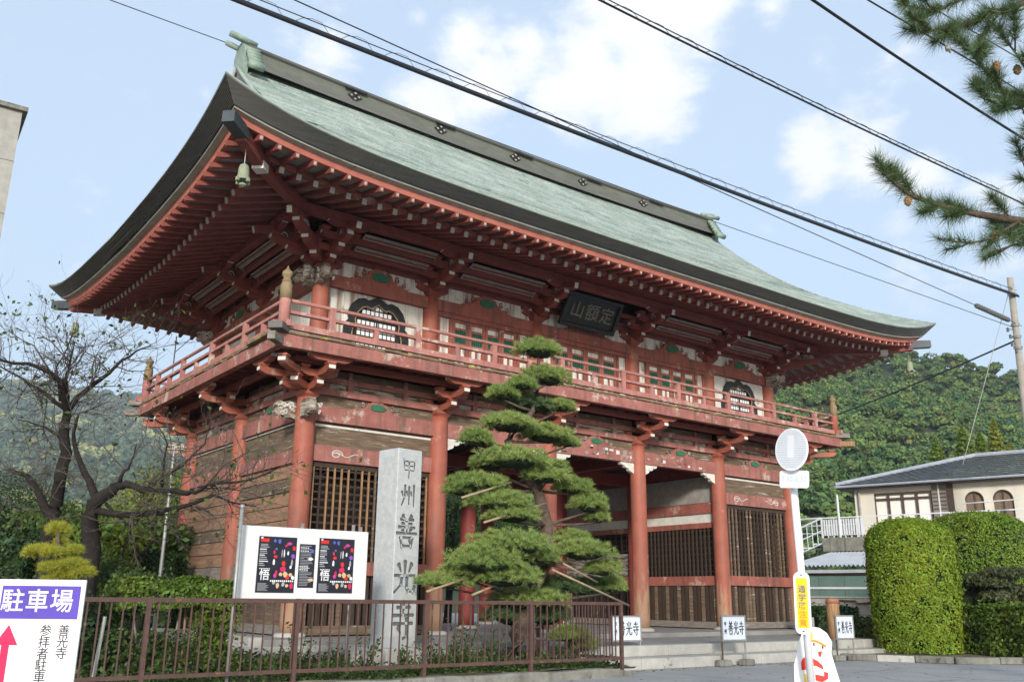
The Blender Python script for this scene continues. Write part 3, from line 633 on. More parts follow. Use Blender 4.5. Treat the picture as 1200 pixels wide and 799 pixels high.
# balcony floor boards seen end-on (pieces)
def floorboards(a,u,L,out):
    n=u.cross(Vector((0,0,1))); k=int(L/.36)
    for q in range(k):
        s=(q+.5)*L/k; w=L/k-.012
        b=MB(); c=Vector(a)+u*s+n*(out-.62+random.uniform(-.03,.02)); 
        M=Matrix(((u.x,n.x,0),(u.y,n.y,0),(0,0,1))); b.box(c+Vector((0,0,5.905+random.uniform(-.008,.005))),(w,1.5,.055),M); part(b,'floor_board',mossy)
floorboards((-OB-.25,0,0),Vector((1,0,0)),W+2*OB+.5,OB+.02)
floorboards((0,2*d+OB-.55,0),Vector((0,-1,0)),2*d+2*OB-1.8,OB+.02)
floorboards((W,-OB+.55+.9,0),Vector((0,1,0)),2*d+2*OB-1.8,OB+.02)
b=MB(); b.box((W/2,2*d+.5,5.9),(W+2*OB+.3,1.6,.05)); part(b,'floor_board',mossy)
b=MB(); b.box((W/2,d,5.865),(W+2*OB,2*d+2*OB,.02)); part(b,'balcony_soffit',redark)
for q in range(44):
    x=-OB+.3+q*(W+2*OB-.6)/43; b=MB(); b.box((x,-.62,5.80),(.07,.95,.10)); part(b,'balcony_joist',redark)
for q in range(20):
    y=-OB+.3+q*(2*d+2*OB-.6)/19; b=MB(); b.box((-.62,y,5.80),(.95,.07,.10)); part(b,'balcony_joist',redark)
# wooden corner spouts (beam ends sticking out sideways)
for (x,y,a) in ((-OB-.05,2*d+OB+.05,math.pi*.75),(W+OB+.05,-OB-.05,-math.pi/4),(-OB-.05,-OB-.05,-math.pi*.75)):
    b=MB(); u=Vector((math.cos(a),math.sin(a),0)); b.beam(Vector((x,y,5.70))-u*.3,Vector((x,y,5.70))+u*(.5 if x>-1.2 or y>0 else .12),.16,.16); part(b,'corner_beam_end',greywood if y>0 or x<0 else tanwood)
# balustrade
def balustrade(a,u,L):
    u=Vector(u); a=Vector(a); n=u.cross(Vector((0,0,1)))
    b=MB(); b.beam(a+Vector((0,0,6.07))-u*.25,a+u*(L+.25)+Vector((0,0,6.07)),.11,.13); B=part(b,'balustrade',pinkrail)
    b=MB(); b.beam(a+Vector((0,0,6.365)),a+u*L+Vector((0,0,6.365)),.10,.065); build(b,'middle_rail',pinkrail,B)
    b=MB(); pts=[a+u*(L*q/16)+Vector((0,0,6.615+random.uniform(-.004,.004))) for q in range(17)]; b.tube(pts,.042,8); build(b,'handrail',pinkrail,B,True)
    k=round(L/1.08)
    for q in range(1,k):
        tall=(q%2==1); z1=6.58 if tall else 6.335; w=.13 if tall else .11
        b=MB(); b.box(a+u*(L*q/k)+Vector((0,0,(6.135+z1)/2)),(w,w*.8,z1-6.135),Matrix(((u.x,n.x,0),(u.y,n.y,0),(0,0,1)))); build(b,'baluster',pinkrail,B)
    return B
balustrade((-OB,-OB,0),(1,0,0),W+2*OB); balustrade((-OB,2*d+OB,0),(0,-1,0),2*d+2*OB); balustrade((W+OB,-OB,0),(0,1,0),2*d+2*OB); balustrade((W+OB,2*d+OB,0),(-1,0,0),W+2*OB)
fin=[(.0,0),(.105,0),(.105,.03),(.075,.06),(.075,.10),(.10,.13),(.115,.18),(.10,.23),(.06,.26),(.03,.30),(.012,.35),(.001,.37)]
for (x,y) in ((-OB,-OB),(-OB,2*d+OB),(W+OB,-OB),(W+OB,2*d+OB)):
    b=MB(); b.lathe([(.115,5.90),(.118,6.55),(.112,6.93)],(x,y,0),16); P_=part(b,'corner_post',pinkrail if (x<0) else redcol,True)
    b=MB(); b.lathe([(.121,6.62),(.123,6.93),(.10,6.97),(.095,7.0)],(x,y,0),16); build(b,'post_cap',goldwood,P_,True)
    b=MB(); b.lathe(fin,(x,y,6.99),14); build(b,'finial',goldwood if y>0 or x<0 else goldwood,P_,True)
    b=MB(); b.beam(Vector((x,y,5.96)),Vector((x,y,5.96))+Vector((1 if x>0 else -1,1 if y>0 else -1,0)).normalized()*.42,.3,.14); build(b,'corner_plate',copperdark if x<0 and y<0 else greywood,P_)

# upper storey -----------------------------------------------------------
ucm=MB(); ucm.lathe([(.20,5.92),(.205,6.6),(.20,7.6),(.175,7.98)],n=18); ucme=ucm.mesh('upper_column',redcol,True)
for j in range(3):
    for i in range(6):
        if j==1 and 0<i<5: continue
        inst(ucme,'upper_column',(UX[i],UYS[j],0),random.uniform(0,6))
def kato(W2,H,k=1.0,n=10):
    """outline of a cusped bell window, origin bottom centre"""
    r=[(W2*k,0),(W2*k,H*.42),(W2*.96*k,H*.50),(W2*.86*k,H*.56),(W2*.90*k,H*.66),(W2*.80*k,H*.80),(W2*.62*k,H*.90),(W2*.42*k,H*.93),(W2*.30*k,H*.905),(W2*.16*k,H*.94),(0,H)]
    return r+[(-a,c) for a,c in r[-2::-1]]
for fi,(p0,u,bays) in enumerate(faces(0,0,0,UX,UYS)):
    n=u.cross(Vector((0,0,1)))
    Mx=Matrix(((u.x,n.x,0),(u.y,n.y,0),(0,0,1)))
    for bi,(a,c) in enumerate(bays):
        a=Vector((*a,0)); c=Vector((*c,0)); L=(c-a).length; m=(a+c)/2
        def bx(s,z0,z1,wd,th,out,mm,name,parent=G):
            b=MB(); b.box(a+u*s+n*out+Vector((0,0,(z0+z1)/2)),(wd,th,z1-z0),Mx); return build(b,name,mm,parent)
        bx(L/2,7.66,7.95,L-.3,.2,0.0,red,'upper_tie_beam')
        bx(L/2,5.95,6.12,L-.3,.2,0.0,red,'floor_beam')
        bx(L/2,7.95,8.34,L-.2,.04,-.03,plaster if fi<3 else boards,'board_panel')
        bx(L/2,8.34,8.48,L-.1,.14,0,redark,'tier_beam'); bx(L/2,8.48,8.60,L,.04,-.03,eaveboard,'board_strip'); bx(L/2,8.60,8.72,L,.14,0,redark,'tier_beam'); bx(L/2,8.72,9.2,L,.04,-.03,darkvoid,'board_strip')
        for s in (-.12,.12):
            bx(L/2+s*L,8.48,8.60,.16,.12,.02,redark,'strut_block')
        kaerumata(m+Vector((0,0,7.952)),u,1.55,.40,red,.0,scr=redark)
        x0,x1=.2,L-.2
        if fi in (0,3) and bi in (1,2,3):
            wn=.42
            bx(L/2,7.54,7.66,L-.4,.14,0,red,'door_head')
            for s in (x0+wn/2,x1-wn/2):
                bx(s,6.12,7.54,wn-.10,.03,-.03,plaster,'white_panel'); 
                bx(s,6.78,6.86,wn-.02,.06,-.01,red,'panel_rail')
                for q in (s-wn/2+.03,s+wn/2-.03): bx(q,6.12,7.54,.07,.10,0,red,'door_post')
            k=4; X0=x0+wn+.02; X1=x1-wn-.02; dw=(X1-X0)/k
            for q in range(k):
                cx=X0+(q+.5)*dw
                D_=bx(cx,6.12,7.54,dw-.03,.03,-.035,red,'door_leaf')
                for s in (-1,1): bx(cx+s*(dw/2-.045),6.12,7.54,.075,.05,.0,red,'door_stile',D_)
                for z0,z1 in ((7.47,7.54),(7.28,7.34),(6.86,6.94),(6.50,6.56),(6.12,6.2)): bx(cx,z0,z1,dw-.16,.045,.0,red,'door_rail',D_)
                bx(cx,7.34,7.47,dw-.16,.02,-.012,plaster,'door_panel',D_)
                bx(cx,6.94,7.28,dw-.16,.02,-.015,darkvoid,'door_panel',D_)
                for s in range(6):
                    bx(cx-(dw-.16)/2+(s+.5)*(dw-.16)/6,6.94,7.28,.038,.02,.003,dgreen,'green_slat',D_)
                for z0,z1 in ((6.56,6.86),(6.2,6.50)):
                    for s in (-1,1): bx(cx+s*(dw-.16)/4,z0+.01,z1-.01,(dw-.16)/2-.07,.02,-.012,plaster if random.random()<.8 else white,'door_panel',D_)
                    bx(cx,z0,z1,.06,.03,-.004,red,'door_muntin',D_)
        elif fi in (0,3):
            # white wall of upright boards with a cusped window; boards carved away behind the window frame
            kk=6
            for q in range(kk): bx(x0+(q+.5)*(x1-x0)/kk,6.12,7.66,(x1-x0)/kk-.006,.03,-.05+random.uniform(-.003,.003),plaster,'wall_board')
            o=a+u*(L/2)+n*0.0+Vector((0,0,6.12)); W2,H_=.87,1.56
            out_=kato(W2,H_); inn=kato(W2*.76,H_*.86)
            b=MB(); k=len(out_)
            for r_,(A_,B_) in enumerate(((out_,inn),)):
                va=[o+u*p[0]+Vector((0,0,p[1]))+n*.03 for p in A_]; vb=[o+u*p[0]+Vector((0,0,p[1]))+n*.03 for p in B_]
                va0=[v-n*.07 for v in va]; vb0=[v-n*.07 for v in vb]
                b.add(va+vb+va0+vb0,[(i,i+1,k+i+1,k+i) for i in range(k-1)]+[(i,2*k+i,2*k+i+1,i+1) for i in range(k-1)]+[(k+i,k+i+1,3*k+i+1,3*k+i) for i in range(k-1)])
            Wd=part(b,'cusped_window',black)
            b=MB(); b.tube([o+u*p[0]+Vector((0,0,p[1]))+n*.04 for p in inn],.018,6); build(b,'window_trim',goldwood,Wd)
            b=MB(); b.prism(kato(W2*.755,H_*.855),.01,o-n*.035,u,(0,0,1)); build(b,'window_paper',darkvoid,Wd)
            g=11
            for q in range(g):   # lit paper squares behind a dark grid = pale blocks
                xx=-W2*.735+(q+.5)*2*W2*.735/g
                for r_ in range(10):
                    zz=.06+r_*.133
                    lim=.755*W2*(1 if zz<H_*.36 else .88 if zz<H_*.62 else .74 if zz<H_*.73 else .5)
                    if abs(xx)>lim-.03 or r_ in (3,7) or zz>H_*.83: continue
                    b=MB(); b.box(o+u*xx-n*.018+Vector((0,0,zz)),(.085,.008,.095),Mx); build(b,'window_pane',signwhite,Wd)
            for r_ in range(4): bx(L/2,6.12+.46*r_-.02+.03,6.12+.46*r_+.03,1.15 if r_<3 else .5,.02,-.005,black,'window_bar',Wd)
            bx(L/2,6.12,7.15,.035,.02,-.004,black,'window_bar',Wd)
        else:
            kk=6
            for q in range(kk): bx(x0+(q+.5)*(x1-x0)/kk,6.12,7.66,(x1-x0)/kk-.006,.03,-.05,plaster,'wall_board')
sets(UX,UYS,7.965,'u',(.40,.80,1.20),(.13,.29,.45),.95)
# ============================================================ eaves and roof
E_=3.643; SX=W; SY=2*d
def sideframe(k):
    # (length, map(s,o)->x,y, extra drop)
    return [(SX,lambda s,o:(s,-o),0),(SY,lambda s,o:(-o,SY-s),.14),(SX,lambda s,o:(SX-s,SY+o),0),(SY,lambda s,o:(SX+o,s),.14)][k]
# k: 0 front (s left->right), 1 left, 2 back, 3 right ; all run left->right seen from outside
def lift(u,amp,rear=False): return amp*(.9*math.exp(-max(u,0)/2.6) if rear else math.exp(-max(u,0)/1.75))
def isrear(k,s,L): return (k==1 and s<L/2) or (k==2 and s>L/2)
def drop(u,dr): return -dr*(1-math.exp(-max(u,0)/2.2))
def zat(k,s,o,z,amp):
    L,f,dr=sideframe(k); u=min(s+o,L+o-s); x,y=f(s,o); return Vector((x,y,z+lift(u,amp,isrear(k,s,L))+drop(u,dr)))
def strip(k,prof,name,mats,parent,mis=None,smooth=False,**t):
    L,f,dr=sideframe(k); ts=sorted(set([round(v,4) for v in [0,.012,.03,.05,.075,.1,.13,.17,.22]+[.3,.4,.5,.6,.7]+[1-q for q in [0,.012,.03,.05,.075,.1,.13,.17,.22]]]))
    b=MB(); n=len(prof); vs=[];fs=[];ms=[]
    for q in ts:
        for (o,z,amp) in prof: s=-o+(L+2*o)*q; vs.append(zat(k,s,o,z,amp))
    m=len(ts)
    for i in range(m-1):
        for j in range(n-1): fs.append((i*n+j,i*n+j+1,(i+1)*n+j+1,(i+1)*n+j)); ms.append(0 if mis is None else mis[j])
    b.v=vs and [tuple(v) for v in vs]; b.f=fs; b.m=ms
    return build(b,name,mats,parent,smooth,**t)
# copper slopes: every sheet its own plate, lapping the one below
PR=lambda t:8.945+.50*t+.036*t*t
def slope(k,t1,verge,name,dt=.16):
    L,f,dr=sideframe(k); vs=[];fs=[]
    nr=int(t1/dt)
    for r in range(nr):
        ta,tb=r*t1/nr,(r+1)*t1/nr+.012
        def lim(t): q=min(t,2.543) if k in (0,2) else t; return -E_+q,L+E_-q
        (a0,b0),(a1,b1)=lim(ta),lim(tb)
        m=int((b0-a0)/.85); off=.5*(r%2)
        cuts=[0]+[min(max((i+off+.08*math.sin(i*7.3+r*3.1))/m,0),1) for i in range(1,m)]+[1]
        for i in range(len(cuts)-1):
            q0,q1=cuts[i],cuts[i+1]
            if q1-q0<1e-4: continue
            o=len(vs); dz=random.uniform(0,.006)
            for (t,aa,bb,q,h) in ((ta,a0,b0,q0,.018),(ta,a0,b0,q1,.018),(tb,a1,b1,q1,0),(tb,a1,b1,q0,0)):
                s=aa+(bb-aa)*q; oo=E_-t; u=min(s+oo,L+oo-s); 
                x,y=f(s,oo); z=PR(t)+lift(max(u,0),.76,isrear(k,s,L))*math.exp(-t/3.0)+drop(u,dr)*max(0,1-t/3.1)+h+dz
                vs.append((x,y,z))
            fs.append((o,o+1,o+2,o+3))
            # small lip
            a,b_=vs[o],vs[o+1]; vs+= [(a[0],a[1],a[2]-.03),(b_[0],b_[1],b_[2]-.03)]; fs.append((o,o+4,o+5,o+1))
    b=MB(); b.v=vs; b.f=fs; b.m=[0]*len(fs); return b
rb=slope(0,7.228,True,'r'); roof=part(rb,'roof',copper,kind='stuff')
for k in (1,2,3): b=slope(k,7.228 if k==2 else 3.25,k==2,'r'); build(b,'roof_slope',copper,roof,kind='stuff')
# gables
for X,sg in ((-1.1,-1),(W+1.1,1)):
    xi=X-sg*.55
    b=MB(); b.prism([(-d-.35,10.75),(d+.35,10.75),(0,14.35)],.06,(xi,d,0),(0,1,0),(0,0,1)); build(b,'gable_wall',redark,roof)
    for s in (-1,1):
        pts=[]; 
        for q in range(13):
            t=2.6+(7.228-2.6)*q/12; pts.append((s*(-(E_-t)-d)*-1*-1 if False else s*(d+E_-t),PR(t)))
        b=MB()
        for q in range(12):
            y0,z0=pts[q]; y1,z1=pts[q+1]
            b.beam((X-sg*.04,d+y0,z0-.16),(X-sg*.04,d+y1,z1-.16),.09,.30,up=(0,0,1))
        build(b,'bargeboard',copperdark,roof)
        b=MB(); b.tube([(X,d+y,z+.03) for y,z in pts],.06,8); build(b,'verge_roll',copper,roof,True)
# eave edge: layered band, beige strip, red fascia, per side
nl=12; prof=[]
for q in range(nl):
    o0=E_-.30*q/nl; z0=8.945-.145*q/nl; a0=.76-.23*q/nl
    prof+= [(o0,z0,a0),(o0,z0-.145/nl*.98-.004,a0-.028)]
for k in range(4):
    strip(k,prof,'layered_eave_edge',copperdark,roof)
    strip(k,[(E_-.01,8.966,.76),(E_+.008,8.95,.76),(E_-.005,8.935,.757)],'drip_lip',patina if k in(0,3) else copperdark,roof)
    strip(k,[(3.345,8.80,.53),(3.33,8.765,.525)],'dark_fillet',copperblue,roof)
    strip(k,[(3.33,8.765,.525),(3.33,8.745,.52),(3.20,8.715,.51)],'beige_fillet',beige,roof)
    strip(k,[(3.20,8.735,.51),(3.17,8.600,.50),(3.04,8.600,.50),(3.04,8.74,.50)],'eave_fascia',vermil,G)
    strip(k,[(2.40,8.70,.36),(2.40,8.60,.34),(2.26,8.60,.33),(2.26,8.72,.33)],'rafter_rail',red,G)
    # boards above the rafters
    strip(k,[(-.3,9.47,.0),(1.0,9.035,.05),(2.30,8.615,.30)],'soffit_board',eaveboard,G)
    strip(k,[(2.30,8.75,.34),(3.10,8.625,.49)],'soffit_board',eaveboard,G)
    # purlin
    L,f,dr=sideframe(k)
    b=MB(); p=f(-.87-.0,.87); q=f(L+.87,.87); h=.004*(k%2)
    b.beam((p[0],p[1],8.86-h),(q[0],q[1],8.86-h),.2,.2); part(b,'eave_purlin',redark)
    b=MB(); p=f(-.4,.12); q=f(L+.4,.12); b.beam((p[0],p[1],8.64-h),(q[0],q[1],8.64-h),.1,.1); part(b,'eave_purlin',redark)
    # rafters
    sp=.366; n=int((L+2*3.0)/sp); s0=(L-(n-1)*sp)/2
    for i in range(n):
        s=s0+i*sp
        oin=max(-.25,-s,s-L)
        a=zat(k,s,3.19,8.54,.49); oi=max(oin,1.75)
        if oi<2.95:
            c=zat(k,s,oi,8.555+.21*(3.10-oi),.48*max(0,oi/3.1)**1.5)
            b=MB(); b.beam(a,c,.085,.105,0); dv_=(c-a).normalized(); b.beam(a-dv_*.006,a+dv_*.01,.055,.06,1); build(b,'flying_rafter',[redark,dullwhite if k in (0,2) else red],G)
        if oin<2.2:
            a=zat(k,s,2.47,8.53,.30); c=zat(k,s,oin,8.53+.33*(2.47-oin),.30*max(0,oin/2.4)**1.6)
            b=MB(); b.beam(a,c,.095,.12,0); dv_=(c-a).normalized(); b.beam(a-dv_*.006,a+dv_*.02,.097,.122,1); build(b,'base_rafter',[redark,dullwhite],G)
# hip rafters with dark capped ends
for (cx,cy,sx,sy) in ((0,0,-1,-1),(0,SY,-1,1),(W,0,1,-1),(W,SY,1,1)):
    def hp(o,z): return Vector((cx+sx*o,cy+sy*o,z))
    b=MB(); P=[(-.3,9.35),(1.0,8.86),(2.3,8.80),(3.05,8.92)]
    for q in range(3): b.beam(hp(*P[q]),hp(*P[q+1]),.20,.26)
    hr=part(b,'hip_rafter',redark)
    b=MB(); b.beam(hp(1.7,8.96),hp(3.36,9.00),.22,.20); build(b,'hip_rafter_cap_beam',redark,hr)
    b=MB(); b.beam(hp(2.98,8.955),hp(3.46,8.985),.235,.225); build(b,'hip_rafter_end',copperblue,hr)
    b=MB(); b.box(hp(2.40,8.72),(.24,.24,.16),Matrix.Rotation(math.pi/4,3,'Z')); build(b,'white_tip',white,hr)
# soffit strips between bracket steps
for fi,(p0,u,bays) in enumerate(faces(0,0,0,UX,UYS)):
    n=u.cross(Vector((0,0,1))); Mx=Matrix(((u.x,n.x,0),(u.y,n.y,0),(0,0,1)))
    for bi_,(a,c) in enumerate(bays):
        if fi==0 and bi_==2: continue
        a=Vector((*a,0)); c=Vector((*c,0)); L=(c-a).length
        for (o,z,hh) in ((.60,8.50,.05),(1.0,8.66,.05)):
            b=MB(); b.beam(a+u*.5+n*o+Vector((0,0,z)),c-u*.5+n*o+Vector((0,0,z)),.17,.02,up=tuple(Vector((0,0,1))+n*-.5)); q=part(b,'soffit_strip',eaveboard)
            for sg in (-1,1):
                b=MB(); b.beam(a+u*.5+n*(o+.085*sg)+Vector((0,0,z-.018-.042*sg)),c-u*.5+n*(o+.085*sg)+Vector((0,0,z-.018-.042*sg)),.03,.03); build(b,'soffit_lath',redark,q)
        for o,z in ((.40,8.44),(.80,8.60)):
            b=MB(); b.beam(a+n*o+Vector((0,0,z)),c+n*o+Vector((0,0,z)),.10,.13); part(b,'tier_beam',redark)
# main ridge
def zr(x): return .14*((x-W/2)/(W/2))**2
ZB=14.27
prof_=[(.42,-.06),(.42,.03),(.37,.06),(.37,.13),(.28,.16),(.26,.50),(.33,.54),(.35,.59),(.27,.65),(.14,.70),(.0,.72)]
pp=[(a,z) for a,z in prof_]+[(-a,z) for a,z in prof_[-2::-1]]
b=MB(); n=len(pp); K=24; x0,x1=-.95,W+.95
mats_=[1,1,1,1,0,1,1,1,1,1]; ms=mats_+mats_[::-1]
for q in range(K+1):
    x=x0+(x1-x0)*q/K
    for (a,z) in pp: b.v.append((x,d-a,ZB+z+zr(x)))
for q in range(K):
    for j in range(n-1): b.f.append((q*n+j,(q+1)*n+j,(q+1)*n+j+1,q*n+j+1)); b.m.append(ms[j])
b.f.append(tuple(range(n))[::-1]); b.m.append(0); b.f.append(tuple(range(K*n,K*n+n))); b.m.append(0)
ridge=build(b,'ridge',[ridgem,copperdark],roof)
b=MB(); b.tube([(x0+(x1-x0)*q/K,d,ZB+.73+zr(x0+(x1-x0)*q/K)) for q in range(K+1)],.085,10); build(b,'ridge_roll',copperdark,roof,True)
for px,py in ((416,115.5),(516.5,154),(604,185),(683,213.5),(754,240),(340,83)):
    x=ony(px,py,d-.3).x; z=ZB+.33+zr(x)
    if px==340: continue
    b=MB()
    for (i,j) in ((0,1),(0,-1),(1,0),(-1,0)):
        c=(x+i*.12,d-.28,z+j*.09); w_,h_=.105,.08
        pts=[(-w_,0),(0,-h_),(w_,0),(0,h_)]
        b.prism(pts,.04,(c[0],d-.27,c[2]),(1,0,0),(0,0,1))
        b.prism([(p*.45,r*.45) for p,r in pts],.055,(c[0],d-.27,c[2]),(1,0,0),(0,0,1),1)
    build(b,'diamond_crest',[black,beige],roof)
for q in range(5):
    x=2.3+q*3.1; b=MB(); b.box((x,d-.345,ZB+.505+zr(x)),(.7,.05,.05)); build(b,'ridge_slot',black,roof)
for X,sg in ((-.95,-1),(W+.95,1)):   # ridge-end ornament
    b=MB(); z0=ZB+zr(X)
    b.prism([(-.44,-.4),(.44,-.4),(.46,-.1),(.35,.12),(.38,.42),(.26,.6),(.12,.72),(-.12,.72),(-.26,.6),(-.38,.42),(-.35,.12),(-.46,-.1)],.12,(X+(0 if sg>0 else 0),d,z0),(0,1*sg,0),(0,0,1),0)
    o=build(b,'ridge_end_plate',patina,roof)
    for y0 in (0,):
        b=MB()
        for (yy,zz,r) in ((0,.84,.085),(-.26,.68,.075),(.26,.68,.075)): b.tube([(X-sg*.25,d+yy,z0+zz),(X+sg*.42,d+yy,z0+zz+.10)],[r,r*1.1],10)
        build(b,'ridge_end_roll',patina,roof,True)
    for s in (-1,1):
        b=MB()
        for q in range(5):
            b.tube([(X-sg*.30,d+s*(.36+.075*q),z0+.42-.135*q),(X+sg*.06,d+s*(.36+.075*q),z0+.42-.135*q)],.08,10)
        b.tube([(X-sg*.32,d+s*.76,z0-.25),(X+sg*.10,d+s*.76,z0-.25)],.10,10)
        build(b,'ridge_flank_scroll',patina,roof,True)
# ceiling of the eave inside, above wall
b=MB(); b.box((W/2,d,9.3),(W-.6,2*d-.5,.05)); part(b,'roof_underboard',darkvoid)
b=MB(); b.box((W/2,d,5.97),(W-.8,2*d-.8,.05)); part(b,'upper_floor',darkvoid)
# ============================================================ wind bells under the hip corners
def bell(x,y,z,label):
    t=thing('wind_bell',(x,y,z),label,'bell','wind bells under the eave corners')
    b=MB(); b.tube([(0,0,.14),(0,0,.62)],.008,6); loc(b,'hanging_rod',steelp,t)
    b=MB(); b.lathe([(r_*.86,z_*.9) for r_,z_ in [(.001,.16),(.05,.155),(.095,.12),(.115,.04),(.12,-.06),(.13,-.16),(.15,-.21),(.145,-.215),(.12,-.17)]],n=18); loc(b,'bell_body',bronze,t,True)
    b=MB()
    for k in range(4):
        a=k*math.pi/2+.4; b.box((.13*math.cos(a),.13*math.sin(a),-.2),(.05,.05,.07),Matrix.Rotation(a,3,'Z'))
    b.tube([(0,0,.1),(0,0,-.25)],.01,6); b.lathe([(.001,-.33),(.07,-.29),(.07,-.26),(.001,-.24)],n=10); loc(b,'clapper',bronze,t)
bell(-2.88,-2.88,8.30,'pale verdigris wind bell hanging under the nearest front left eave corner of the gate')
bell(-2.9,SY+2.9,8.30,'small bronze wind bell hanging under the rear left eave corner above the bare cherry tree')
bell(W+2.95,-2.95,8.28,'small wind bell hanging under the far right eave corner in front of the wooded hill')
# ============================================================ name plaque
t=thing('name_plaque',(8.18,.04,7.98),'large black framed plaque with three pale characters hung under the eaves','plaque')
tilt=R(30)
Mt=Matrix.Rotation(tilt,3,'X')
pl=MB(); pl.box((0,0,.50),(1.80,.05,.78)); me=pl.mesh('plaque_board',black)
pb=link(me,'plaque_board',t,loc=(0,0,0),rot=(tilt,0,0))
for (c,s_) in (((0,-.04,.08),(2.04,.11,.12)),((0,-.04,.93),(2.04,.11,.12)),((-.96,-.04,.505),(.12,.105,.74)),((.96,-.04,.505),(.12,.105,.74))):
    b=MB(); b.box(c,s_); link(bevel(b.mesh('frame_bar',black),.015),'frame_bar',t,loc=(0,0,0),rot=(tilt,0,0))
for ch,x in (('山',-.52),('額',0.02),('定',.56)):
    me=textmesh(ch,.50,gold,bold=.003,ext=.006)
    M=Matrix.Rotation(tilt,4,'X')@Matrix.Translation((x,-.035,.50))@Matrix.Rotation(math.pi/2,4,'X'); link(me,'carved_character',t,M=M)
for s in (-.8,.8):
    b=MB(); b.tube([(s,-.52,.82),(s,-.1,1.0)],.012,6); loc(b,'hanging_rod',black,t)
# lightning conductor on left rear
b=MB(); p=ony(207,394,SY+1.4); q=Vector((p.x,p.y,5.9)); b.tube([p,q],.018,6); b.tube([p-Vector((0,0,.5)),p+Vector((.3,-.4,-.1))],.012,5); part(b,'down_pipe',steelp)
# ============================================================ foliage helpers
def leafobj(name,P,size,m,parent=None,nrm=None,jit=.8,p=(0,0,0),aspect=.55,**t):
    v,f=leafquads(P,size,nrm,jit,aspect); me=npmesh(name,v,f,m); return link(me,name,parent,loc=p if parent is not None else None,**t)
def lump(b,c,r,m=0,n=10,seed=0):
    """rounded irregular core"""
    rr=random.Random(seed); prof=[]
    vs=[];fs=[]; nz=7
    for i in range(nz+1):
        ph=math.pi*i/nz
        for k in range(n):
            th=2*math.pi*k/n; j=1+rr.uniform(-.12,.12)
            vs.append((c[0]+r[0]*math.sin(ph)*math.cos(th)*j,c[1]+r[1]*math.sin(ph)*math.sin(th)*j,c[2]+r[2]*math.cos(ph)*j))
    for i in range(nz):
        for k in range(n): fs.append((i*n+k,(i+1)*n+k,(i+1)*n+(k+1)%n,i*n+(k+1)%n))
    b.add(vs,fs,m)
def shell(n,r,c=(0,0,0),top=-1.,thick=.25,rough=.08,pw=1.0):
    """points in the outer shell of an ellipsoid with lumps"""
    U=unit(int(n*2.2)); U=U[U[:,2]>top][:n]
    lum=1+rough*np.sin(U[:,0]*7+U[:,2]*5)*np.cos(U[:,1]*8-U[:,2]*3)
    rad=(1-thick*RG.uniform(0,1,len(U))**1.5)*lum
    return U*rad[:,None]*np.array(r)+np.array(c), U
def boxshell(n,sx,sy,sz,thick=.12,round_=.15):
    """points near the surface of a clipped hedge (box sides + top), origin base centre"""
    A=[sx*sy,sx*sz,sx*sz,sy*sz,sy*sz]; A=np.array(A)/sum(A); P=[];Nn=[]
    for k,a in enumerate(A):
        m=int(n*a); u,v=RG.uniform(-.5,.5,m),RG.uniform(-.5,.5,m); w_=RG.uniform(0,thick,m)**1.3
        wv=.03*np.sin(u*sx*5)+.03*np.sin(v*9)
        if k==0: p=np.stack([u*sx,v*sy,sz-w_+wv],1); nn=(0,0,1)
        elif k<3: s=1 if k==1 else -1; p=np.stack([u*sx,s*(sy/2-w_+wv),(v+.5)*sz],1); nn=(0,s,0)
        else: s=1 if k==3 else -1; p=np.stack([s*(sx/2-w_+wv),u*sy,(v+.5)*sz],1); nn=(s,0,0)
        P.append(p); Nn.append(np.tile(nn,(m,1)))
    return np.concatenate(P),np.concatenate(Nn).astype(float)
# ============================================================ left and far right: hills
def heightfield(name,xs,ys,zf,m):
    vs=[(x,y,zf(x,y)) for x in xs for y in ys]; ny=len(ys)
    fs=[(i*ny+j,(i+1)*ny+j,(i+1)*ny+j+1,i*ny+j+1) for i in range(len(xs)-1) for j in range(ny-1)]
    b=MB(); b.v=vs; b.f=fs; b.m=[0]*len(fs); return struct(b,name,m,True)
# polar hills round the viewpoint: crest height given per bearing (photo x of the crest at level heading)
FWH=Vector((FW.x,FW.y,0)).normalized(); RH=Vector((FWH.y,-FWH.x,0))
def crest_right(a):   # tan elevation of the crest as a function of tan bearing a (right positive)
    K=[(-1.3,.0),(-.42,.0),(-.3,.14),(0,.20),(.2,.235),(.36,.262),(.44,.268),(.50,.255),(.56,.238),(.62,.232),(.8,.20),(1.6,.10)]
    for (a0,e0),(a1,e1) in zip(K,K[1:]):
        if a<=a1: t=(a-a0)/(a1-a0); t=max(0,t); return e0+(e1-e0)*t
    return K[-1][1]
def hz_right(a,r):
    e=crest_right(a); t=min(1,max(0,(r-85)/(300-85))); return -.6-4*(e<.03)+ (e*300*(t**1.15)) + 3*math.sin(r*.05+a*9)*t
def crest_left(a):
    K=[(-1.6,.20),(-.8,.225),(-.56,.230),(-.50,.225),(-.46,.218),(-.40,.212),(-.3,.20),(.2,.17),(1,.1)]
    for (a0,e0),(a1,e1) in zip(K,K[1:]):
        if a<=a1: t=max(0,(a-a0)/(a1-a0)); return e0+(e1-e0)*t
    return K[-1][1]
def hz_left(a,r):
    t=min(1,max(0,(r-300)/(1500-300))); return -5+crest_left(a)*1500*t**1.25+14*math.sin(a*22+r*.006)*t*(1-t)*3
